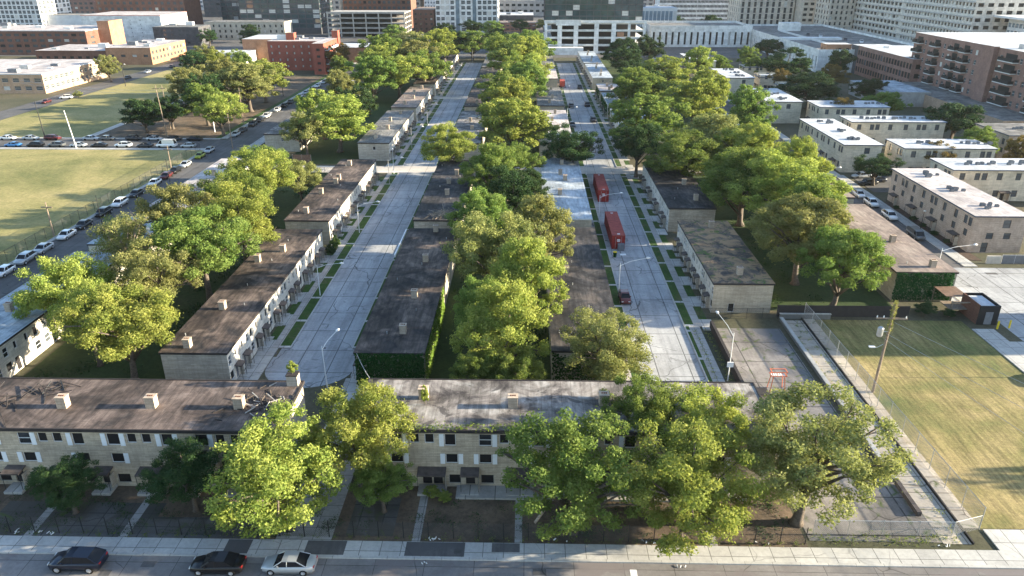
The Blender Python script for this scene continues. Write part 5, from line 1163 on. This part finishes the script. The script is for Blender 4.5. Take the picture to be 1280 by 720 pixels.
# ------------------------------------------------------------------ big blocks
def block(name, label, box, h, wall, roof, faces, win='glass_dark', fr='frame_dark', cat='building', group=None, z0=0, fascia=None, lip=.0, dep=.25, clutter=0, root=None, wname='window'):
    """faces: side -> (columns, rows, width share, height share, z bottom, z top, u0, u1)"""
    x0, x1, y0, y1 = box
    if root is None: root = thing(name, label, cat, ((x0+x1)/2, (y0+y1)/2, 0), group)
    o = Vector(root.location); mb = MB(wall); W = []
    for side in 'SENW':
        P, L = sidemap(side, *box); ops = []
        for fc in faces.get(side, ()):
            nu, nv, wf, hf, zb, zt, ua, ub = fc; cu = (ub-ua)*L/nu; cv = (zt-zb)/nv
            for i in range(nu):
                for j in range(nv): ops.append((ua*L+(i+.5)*cu, cu*wf, zb+(j+.5-hf/2)*cv, zb+(j+.5+hf/2)*cv))
        wallside(mb, side, box, z0, h, ops, wall, dep)
        for q in ops: W.append((side, P, q))
    mb.build('wall', root, o=o)
    W.sort(key=lambda t: -t[2][2]); lr = random.Random(int(h*10+x0))
    for (side, P, q) in W[:100]:
        st = win if lr.random() < .86 else lr.choice(['glass_pale', 'glass_grey', 'board'])
        _, _, c = win_mesh(round(q[1], 2), round(q[3]-q[2], 2), st, fr); inst(wname, c, root, Vector(P(q[0], q[2], dep-.03))-o, SIDE_RZ[side])
    if len(W) > 100:
        m2 = MB(win, 'glass_pale', fr)
        for (side, P, q) in W[100:]:
            a, b, c, d = q[0]-q[1]/2, q[0]+q[1]/2, q[2], q[3]; e = dep-.03
            m2.poly([P(a, c, e), P(b, c, e), P(b, d, e), P(a, d, e)], win if lr.random() < .88 else 'glass_pale'); mid = (c+d)/2; m2.poly([P(a, mid-.04, e-.03), P(b, mid-.04, e-.03), P(b, mid+.04, e-.03), P(a, mid+.04, e-.03)], fr)
        ob = m2.build(wname, root, o=o); ob['kind'] = 'stuff'
    rf = roof_part(root, box, h, roof, .4, .1, fascia or wall, lip=lip)
    if clutter:
        for k in range(clutter):
            s = lr.uniform(.8, 2.4); cx, cy = lr.uniform(x0+3, x1-3), lr.uniform(y0+3, y1-3)
            mm = MB('metal'); mm.box(cx-s, cx+s, cy-s*.7, cy+s*.7, h+.4, h+.4+s*lr.uniform(.5, 1), lr.choice(['conc_pale', 'metal', 'door_grey'])); mm.build('roof_unit', rf, o=o)
    return root
# left: brick schools and works
block('brick_building', 'long sandy brick school with a sunlit east front and white roof at the left edge', (-262, -198.5, 309, 358), 7.6, 'brick_tan', 'roof_pink', {'S': [(14, 2, .6, .5, .6, 7, 0, 1)], 'E': [(13, 2, .55, .5, .8, 7, 0, 1)]}, 'glass_grey', 'frame', clutter=7, fascia='fascia_white')
block('brick_building', 'low dark brick annex left of the sunlit corner with a shadowed front', (-260, -222, 404, 436), 6.6, 'brick_dark', 'roof_pink', {'S': [(9, 1, .5, .4, 2, 5, 0, 1)]}, clutter=5)  # dark brick puts the shade of this front into the colour
block('brick_building', 'low sandy annex with a glowing east wall and cluttered roof', (-221.8, -198, 403, 446), 8.2, 'brick_orange', 'roof_pink', {'E': [(10, 2, .5, .5, 1.5, 7.6, 0, 1)], 'S': [(4, 1, .4, .4, 3, 6, 0, 1)]}, 'glass_grey', clutter=9)  # orange brick puts the sunlit glow into the wall colour
b = block('brick_building', 'four-storey dark brick school with an orange-lit end and low tower', (-360, -255, 446, 485), 13.2, 'brick_dark', 'roof_pink', {'S': [(22, 4, .62, .5, .6, 12.6, 0, 1)], 'E': [(3, 3, .3, .4, 2, 11, 0, 1)]}, 'glass_grey', clutter=9, fascia='fascia_white')
block('', '', (-254.9, -248, 460, 476), 17.4, 'brick_orange', 'roof_grey', {}, root=b)  # end tower in orange brick, low sunlight put into its colour
block('big_white_box', 'huge blank white warehouse with a rose-coloured roof edge', (-301, -247, 525, 567), 16.5, 'stone_white', 'roof_pink', {'S': [(2, 5, .06, .3, 2, 15, .55, .8)], 'E': [(1, 3, .05, .2, 2, 12, .2, .6)]}, fascia='pinkcap', cat='warehouse')
block('apartment_house', 'dark grey flats in front of the white warehouse, with white columns', (-241.5, -212, 500, 520), 11, 'grey_panel', 'roof_grey', {'S': [(6, 4, .35, .45, .5, 10.5, 0, 1)], 'E': [(3, 4, .6, .6, .5, 10.5, 0, 1)]}, 'glass_grey', clutter=2)
block('glass_tower', 'tall pale tower with strong white vertical ribs at the top left corner', (-420, -350, 560, 600), 60, 'conc_pale', 'roof_grey', {'S': [(22, 17, .72, .7, 6, 58, 0, 1)], 'E': [(8, 17, .7, .7, 6, 58, 0, 1)]}, 'glass_grey', 'frame', cat='tower')
block('podium', 'pale grey windowless block at the foot of the ribbed tower', (-352, -304, 566, 590), 14, 'conc_pale', 'roof_grey', {'S': [(4, 1, .9, .05, 4, 10, 0, 1)]}, cat='building')
block('brick_building', 'brown brick loft building behind the white warehouse', (-330, -262, 600, 630), 24, 'brick_dark', 'roof_grey', {'S': [(14, 5, .5, .5, 2, 23, 0, 1)]}, 'glass_grey')
block('glass_tower', 'dark teal glass tower behind the white warehouse', (-250, -205, 640, 680), 55, 'grey_panel', 'roof_grey', {'S': [(10, 14, .85, .72, 6, 54, 0, 1)], 'E': [(8, 14, .85, .72, 6, 54, 0, 1)]}, 'glass_teal', cat='tower')
block('glass_tower', 'dark glass tower with bluish floors above the old grey mansions', (-215, -155, 585, 625), 60, 'grey_panel', 'roof_grey', {'S': [(11, 16, .88, .7, 4, 59, 0, 1)], 'E': [(8, 16, .88, .7, 4, 59, 0, 1)]}, 'glass_teal', cat='tower')
block('old_house', 'grey stone mansion row with dark bays below the dark glass tower', (-223, -168, 538, 556), 11.5, 'wall_grey', 'roof_grey', {'S': [(14, 3, .3, .5, .5, 11, 0, 1)]}, cat='house')
block('shed', 'white portal-framed shed beyond the park', (-172, -150, 408, 424), 5, 'conc_pale', 'roof_white', {'S': [(3, 1, .8, .85, 0, 4.6, 0, 1)]}, 'void', cat='shed')
block('brick_building', 'plain orange brick hall with a pitched white roof beside the red flats', (-157, -138, 425, 452), 10.6, 'brick_orange', 'roof_white', {'S': [(2, 1, .1, .3, 1, 5, .1, .5)]})
b = block('red_flats', 'four-storey red brick flats with white balconies on the sunlit end', (-129, -103, 382.5, 402), 13.6, 'brick_red', 'roof_pink', {'S': [(7, 4, .22, .36, .5, 13, 0, 1)], 'E': [(3, 4, .3, .4, .5, 13, 0, 1)]}, 'glass_pale', cat='flats', clutter=4)
block('', '', (-102.9, -97.4, 368, 402), 13.9, 'brick_red', 'roof_pink', {'S': [(1, 4, .3, .36, .5, 13, 0, 1)], 'E': [(5, 4, .5, .5, .5, 13, 0, 1)]}, root=b)
block('', '', (-100, -96.9, 396, 400), 17.5, 'brick_red', 'roof_grey', {}, root=b); block('', '', (-121, -117, 388, 392), 17, 'brick_red', 'roof_grey', {}, root=b)
for k in range(4):
    z = 1.2+k*3.2; MB('conc_pale').box(-97.3, -95.6, 370, 390, z, z+.25, 'conc_pale').box(-95.75, -95.6, 370, 390, z+.25, z+1.2, 'stone_white').build('balcony', b)
block('brick_building', 'low brick hall with orange-lit buttress right of the red flats', (-104, -84, 414, 436), 7.5, 'brick_orange', 'roof_white', {'S': [(2, 1, .2, .3, 1, 6, 0, 1)]})
# concrete frames
def frame_block(label, box, floors, fh, cols_x, cols_y, top='conc', group='concrete car parks', z0=0., cap=None):
    x0, x1, y0, y1 = box; root = thing('concrete_frame', label, 'car park', ((x0+x1)/2, (y0+y1)/2, 0), group); o = Vector(root.location)
    for k in range(floors+1):
        z = z0+k*fh; MB('conc').box(x0, x1, y0, y1, z, z+.5, cap if (cap and k == floors) else 'conc_floor', top='conc').build('floor_slab', root, o=o)
        if 0 < k <= floors: MB('conc').box(x0-.05, x1+.05, y0-.2, y0-.02, z-.1, z+(1.1 if k == floors else .62), cap if (cap and k == floors) else top).box(x1+.02, x1+.2, y0, y1, z-.1, z+.62, top).build('parapet', root, o=o)
    for i in range(cols_x+1):
        x = x0+.4+(x1-x0-.8)*i/cols_x
        for yy in (y0+.4, y1-.4): MB('conc').box(x-.4, x+.4, yy-.4, yy+.4, 0, z0+floors*fh, top).build('column', root, o=o)
    for j in range(1, cols_y):
        y = y0+(y1-y0)*j/cols_y; MB('conc').box(x1-.8, x1, y-.4, y+.4, 0, z0+floors*fh, top).build('column', root, o=o)
    MB('void').box(x0+7, x1-7, y0+8, y1-8, 0, z0+floors*fh-.3, 'void').build('shade_fill', root, o=o); return root  # near-black box paints the shade between the open floors
frame_block('open concrete frame with a rose-coloured top edge behind the red flats', (-204, -166, 588, 612), 5, 3.1, 5, 3, 'conc', cap='pinkcap')
frame_block('large open concrete frame building in the middle distance, left of the white gridded tower', (-142, -87, 553, 583), 5, 3.3, 6, 4, 'conc')
block('pink_tower', 'rose-coloured tower with one bright sunlit flank between the two concrete frames', (-176, -161, 605, 640), 50, 'wall_pink', 'roof_grey', {'E': [(2, 12, .2, .5, 2, 48, 0, 1)], 'S': [(4, 12, .3, .4, 2, 48, 0, 1)]}, cat='tower')
block('works_building', 'brown works building with long dark windows above the rose-edged frame', (-250, -182, 700, 730), 22, 'brick_condo', 'roof_grey', {'S': [(12, 3, .5, .4, 3, 21, 0, 1)]}, 'glass_grey')
block('office_building', 'dark low offices filling the gap behind the large concrete frame', (-150, -95, 640, 670), 27, 'brick_dark', 'roof_grey', {'S': [(14, 6, .6, .5, 1, 26, 0, 1)]}, 'glass_grey')
block('apartment_tower', 'bluish pale tower block behind the large concrete frame', (-100, -62, 760, 800), 48, 'stone_white', 'roof_grey', {'S': [(14, 13, .5, .5, 2, 46, 0, 1)]}, 'glass_blue', cat='tower')
block('brick_building', 'dark brick corner block beside the white gridded tower', (-88, -72, 600, 640), 16, 'brick_dark', 'roof_gravel', {'S': [(4, 4, .4, .4, 1, 15, 0, 1)]})
b = block('white_tower', 'white gridded apartment tower closing the view above the first street', (-69.5, -23, 591, 620), 52, 'stone_white', 'roof_white', {'S': [(4, 13, .72, .62, 1, 51, 0, .31), (2, 13, .68, .62, 1, 51, .40, .58), (4, 13, .72, .62, 1, 51, .67, .99)], 'E': [(6, 13, .7, .6, 1, 51, 0, 1)]}, 'glass_grey', 'frame', cat='tower')
for q in (.355, .625): MB('glass_teal').box(-69.5+46.5*(q-.03), -69.5+46.5*(q+.03), 590.8, 590.95, 0, 51.5, 'glass_blue').build('stairwell_glazing', b)
# centre
block('brick_building', 'dark-fronted low warehouse in the centre gap', (-40, 4, 652, 690), 9, 'grey_panel', 'roof_white', {'S': [(12, 1, .6, .3, 2, 8, 0, 1)]}, 'glass_grey', clutter=6)
block('brick_building', 'brown low-rise with long window band in the centre gap', (-48, 6, 610, 632), 6, 'brick_condo', 'roof_gravel', {'S': [(16, 2, .7, .35, .5, 5.6, 0, 1)]}, 'glass_grey', clutter=3)
block('warehouse', 'pale grey warehouse behind the dark-fronted one, centre gap', (-30, 30, 790, 840), 14, 'conc', 'roof_grey', {'S': [(10, 2, .6, .4, 2, 13, 0, 1)]}, clutter=8)
block('warehouse', 'brownish mill building at the very back of the centre gap', (-90, 20, 900, 960), 30, 'brick_condo', 'roof_grey', {'S': [(20, 6, .5, .5, 2, 29, 0, 1)]}, 'glass_grey')
# parking tower
b = block('glass_tower', 'big dark glass tower standing on a white parking podium beyond second street', (9.5, 66.5, 463, 500), 60, 'grey_panel', 'roof_grey', {'S': [(14, 13, .93, .84, 17.5, 59, 0, 1)], 'E': [(8, 13, .9, .84, 17.5, 59, 0, 1)], 'W': [(8, 13, .9, .84, 17.5, 59, 0, 1)]}, 'glass_teal', 'frame_dark', cat='tower', z0=17)
o = Vector(b.location)
for k in range(5): MB('conc').box(9.5, 68.5, 460.5, 500, k*4.1, k*4.1+.45, 'conc_pale').box(9.5, 68.5, 460.1, 460.45, k*4.1+.45, k*4.1+1.2, 'stone_white').build('podium_floor', b, o=o)
for x in (9.5, 17, 26.5, 38.5, 48.5, 58, 67): MB('stone_white').box(x, x+(2.6 if x in (17, 26.5, 38.5, 48.5) else 1.5), 459.4, 460.05, 0, 17.2, 'stone_white').build('podium_column', b, o=o)
MB('stone_white').box(9.3, 68.8, 459.2, 460.06, 17.2, 18.6, 'stone_white').box(16, 30.5, 458.6, 459.15, 15.8, 18.9, 'stone_white').build('podium_beam', b, o=o)
MB('void').box(14, 64, 470, 496, 0, 16.4, 'void').build('podium_shade_fill', b, o=o); MB('stone_white').box(8.6, 32, 452, 459.1, 0, 4.0, 'stone_white').build('entrance_block', b, o=o)  # near-black box inside the podium stands in for shade behind the columns
MB('wood_fence').box(52, 56, 460.6, 461, 8.6, 12, 'brick_orange').build('podium_infill', b, o=o)
block('glass_block', 'pale blue glass block between the parking tower and the white office slab', (82, 112, 600, 630), 17.5, 'conc_pale', 'roof_white', {'S': [(10, 1, .85, .85, 0, 17, 0, 1)]}, 'glass_blue', 'frame', clutter=3)
b = block('white_office', 'white office slab with long dark window bands', (113, 189, 690, 715), 48, 'stone_white', 'roof_white', {'S': [(2, 12, .985, .55, 1, 47, .0, .86)]}, 'glass_dark', 'frame_dark', cat='office block', dep=.4)
mb = MB('stone_white')
for q in range(1, 56): mb.box(113+q*65.3/56-.12, 113+q*65.3/56+.12, 690.05, 690.35, 1, 47.5, 'stone_white')
mb.build('mullions', b, o=Vector(b.location))
# pilaster building, two wings with rooftop car park
b = block('pilaster_building', 'long low white building with tall narrow slots and a rooftop car park', (77.5, 141, 498, 540), 11.2, 'stone_white', 'roof_grey', {'S': [(16, 1, .34, .8, .5, 10, 0, 1)], 'W': [(8, 1, .3, .8, .5, 10, 0, 1)]}, 'void', 'frame_dark', lip=1.4, fascia='stone_white', dep=1.0)
block('', '', (141.2, 200, 380, 540), 9.3, 'stone_white', 'roof_grey', {'W': [(34, 1, .3, .75, .5, 8.6, 0, 1)], 'S': [(4, 1, .3, .5, .5, 8.6, .3, 1)]}, 'void', 'frame_dark', lip=1.2, fascia='stone_white', root=b, dep=.8)
MB('stone_white').box(160, 172, 500, 508, 9.7, 14.5, 'stone_white').build('stair_penthouse', b, o=Vector(b.location)); MB('conc').box(142, 175, 440, 446, 9.7, 10.9, 'conc_pale').box(158, 158.5, 380, 500, 9.7, 10.7, 'conc_pale').build('ramp_wall', b, o=Vector(b.location))
# beige towers behind
block('beige_tower', 'buff concrete tower with dark vertical slots behind the rooftop car park, left one', (156, 196, 590, 625), 55, 'stone_buff', 'roof_grey', {'S': [(9, 12, .42, .85, 2, 53, 0, 1)], 'W': [(6, 12, .3, .8, 2, 53, 0, 1)]}, 'glass_dark', cat='tower')
block('beige_tower', 'buff tower stacked with dark balconies behind the rooftop car park', (197, 232, 575, 605), 55, 'stone_buff', 'roof_grey', {'S': [(8, 14, .6, .5, 2, 53, 0, 1)]}, 'board', cat='tower')
block('beige_tower', 'pale tower with paired narrow windows left of the gridded hospital front', (205, 222, 545, 572), 50, 'stone_buff', 'roof_grey', {'S': [(5, 13, .38, .6, 2, 48, 0, 1)], 'W': [(5, 13, .38, .6, 2, 48, 0, 1)]}, 'glass_dark', cat='tower')
b = block('hospital_block', 'very long grey gridded block with many square windows, upper right', (222.5, 262, 400, 548), 40, 'stone_pale', 'roof_grey', {'W': [(22, 9, .6, .5, 7, 39, .5, 1), (13, 9, .7, .55, 7, 39, 0, .47), (34, 1, .6, .8, .5, 6, 0, 1)], 'S': [(8, 9, .6, .5, 7, 39, 0, 1)]}, 'board', 'frame_dark', cat='office block', dep=.6)
mb = MB('conc')
for q in range(10): mb.box(221.9, 222.45, 400, 548, 6.5+q*3.556-.35, 6.5+q*3.556+.3, 'conc')
mb.build('floor_bands', b, o=Vector(b.location))
# brick buildings right
b = block('brick_building', 'orange-brown brick school wing with rows of arched-look windows, right of the grey panel wall', (158.2, 190, 321, 376), 12.8, 'brick_condo', 'roof_white', {'W': [(20, 3, .7, .62, .8, 12, 0, 1)], 'S': [(5, 3, .5, .5, .8, 12, 0, 1)]}, 'board', 'frame_dark', clutter=3)
block('', '', (158.3, 175, 376.2, 384), 12.6, 'grey_panel', 'roof_white', {}, root=b); block('', '', (146, 158.1, 384.2, 392), 12.5, 'brick_orange', 'roof_white', {'S': [(2, 3, .4, .5, .8, 12, .4, 1)], 'W': [(2, 3, .4, .5, .8, 12, 0, 1)]}, 'board', root=b)
b = block('balcony_flats', 'big rose-brown brick flats with stacks of black balconies and a white roof', (161.5, 215, 232, 330), 22.6, 'brick_condo', 'roof_white', {'W': [(26, 6, .44, .5, 1.2, 21.6, 0, 1)], 'S': [(10, 6, .3, .48, 1.5, 21.8, 0, 1)]}, 'glass_grey', 'frame', cat='flats', clutter=14)
o = Vector(b.location)
bm_ = {}
for (y, w) in ((325, 6), (311, 5.5), (297, 5), (289.5, 5), (262, 9), (244, 7)):
    for k in range(6):
        z = 1.6+k*3.5
        if w not in bm_: bm_[w] = (MB('conc_pale').box(-1.9, 0, -w/2, w/2, 0, .28, 'conc_pale').mesh('balcony'), MB('rail').box(-1.9, -1.82, -w/2, w/2, .3, 1.35, 'rail').box(-1.82, 0, -w/2, -w/2+.08, .3, 1.35, 'rail').box(-1.82, 0, w/2-.08, w/2, .3, 1.35, 'rail').mesh('railing'), MB('board').box(-.04, 0, -w*.35, w*.35, .3, 2.6, 'board').mesh('balcony_door'))
        a = inst('balcony', bm_[w][0], b, Vector((161.44, y, z))-o); inst('railing', bm_[w][1], a, (0, 0, 0)); inst('balcony_door', bm_[w][2], a, (0, 0, 0))
block('', '', (159.8, 161.4, 270, 277), 22.9, 'brick_condo', 'roof_white', {}, root=b)
b = block('pavilion', 'blue-grey steel and glass pavilion with a flared roof at the top right corner', (238, 300, 372, 396), 24, 'conc_pale', 'roof_grey', {'W': [(8, 6, .8, .6, 2, 23, 0, 1)], 'S': [(18, 6, .8, .6, 2, 23, 0, 1)]}, 'glass_blue', 'frame', clutter=3)
MB('metal').box(232, 304, 366, 399, 24.6, 25.6, 'conc_pale').build('canopy_roof', b)
b = block('warm_brown_block', 'warm brown block with pale windows behind the pavilion, top right corner', (262.5, 330, 400, 440), 34, 'stone_buff', 'roof_grey', {'S': [(12, 7, .6, .5, 2, 33, 0, 1)]}, 'glass_pale', cat='office block')
block('shed', 'blue-roofed long shed before the orange brick school', (132, 150, 286, 316), 5, 'conc', 'roof_silver', {'W': [(6, 1, .5, .4, .5, 4.5, 0, 1)]}, cat='shed')
block('low_brick_wing', 'long low tan wing at the foot of the balcony flats', (148, 161.3, 236, 318), 4.2, 'brick_tan', 'roof_grey', {}, cat='building')
# the wider city behind, out to the top edge
ct = random.Random(21)
desc = ['grey', 'brown', 'pale', 'dark', 'buff', 'rose']; wmat = {'grey': 'conc', 'brown': 'brick_condo', 'pale': 'stone_white', 'dark': 'grey_panel', 'buff': 'stone_buff', 'rose': 'wall_pink'}
k = 0
for row, (yy, hh) in enumerate(((770, (26, 45)), (880, (40, 70)))):
    for x, where in ((-560, 'at the far left behind the ribbed tower'), (-480, 'just behind the ribbed white tower'), (-400, 'between the ribbed tower and the brown lofts'), (-320, 'behind the brown loft building'), (-240, 'behind the teal glass tower'), (-165, 'behind the dark bluish glass tower'),
                     (60, 'behind the glass tower on its parking podium'), (135, 'behind the white office slab'), (215, 'behind the left buff tower'), (295, 'behind the long gridded block'), (375, 'behind the steel and glass pavilion'), (455, 'at the far right behind the warm brown block')):
        d = desc[k % 6]; k += 1; w = ct.uniform(48, 66); h = ct.uniform(*hh); xx = x+ct.uniform(-4, 4)
        block('city_block', '%s city block %s, %s row' % (d, where, ['nearer', 'farther'][row]), (xx, xx+w, yy, yy+ct.uniform(30, 60)), h, wmat[d], 'roof_grey', {'S': [(10, int(h/4.5), .55, .5, 2, h-2, 0, 1)]}, 'glass_grey' if d != 'pale' else 'glass_blue', cat='building', group='city blocks of the far skyline')
for (x, y, hc, r, lf, lab) in [(-60, 560, 6, 9, K, 'dark tree at the foot of the white gridded tower, left'), (-40, 566, 7, 10, K, 'dark tree at the foot of the white gridded tower, middle'), (-26, 556, 7, 10, D_, 'tree at the foot of the white gridded tower, right'), (-90, 520, 7, 9, D_, 'tree before the large concrete frame'), (-20, 470, 8, 10, K, 'dark tree behind the far end of the middle houses'), (-6, 440, 8, 9, D_, 'green tree behind the last middle-yard tree'),
                               (-186, 520, 7, 8, K, 'dark tree below the grey mansions'), (-206, 500, 6, 7, K, 'dark tree beside the grey flats with columns'), (-168, 470, 7, 8, K, 'dark tree behind the white portal shed'), (-146, 470, 6, 7, D_, 'tree behind the orange brick hall'), (74, 520, 6, 8, K, 'dark trees in the gap beside the white pilaster building'), (118, 640, 6, 9, K, 'dark roof-garden-like tree below the white office slab'), (150, 650, 6, 9, K, 'second dark tree below the white office slab'), (208, 530, 5, 7, O, 'olive tree beyond the rooftop car park'), (184, 552, 6, 8, K, 'dark tree at the foot of the buff towers'), (12, 600, 6, 9, O, 'olive tree in the centre gap before the brown low-rise'), (-6, 596, 6, 9, K, 'dark tree in the centre gap before the brown low-rise')]:
    tree(x, y, hc, r, ct.choice(['f0', 'f1', 'f2', 's0']), lf, lab)

# ------------------------------------------------------------------ air
HAZE = True
if HAZE:
    hb = MB('conc').box(-900, 900, -60, 1300, -1, 90); hz = hb.build('haze'); hz['kind'] = 'stuff'; tag(hz, 'thin pale morning haze over the whole district', 'haze')
    m = bpy.data.materials.new('haze_air'); m.use_nodes = True; m.node_tree.nodes.clear()
    on = m.node_tree.nodes.new('ShaderNodeOutputMaterial'); pv = m.node_tree.nodes.new('ShaderNodeVolumePrincipled'); pv.inputs['Density'].default_value = .00004; pv.inputs['Color'].default_value = (.85, .92, 1, 1); pv.inputs['Anisotropy'].default_value = .3
    m.node_tree.links.new(pv.outputs[0], on.inputs['Volume']); hz.data.materials.clear(); hz.data.materials.append(m)
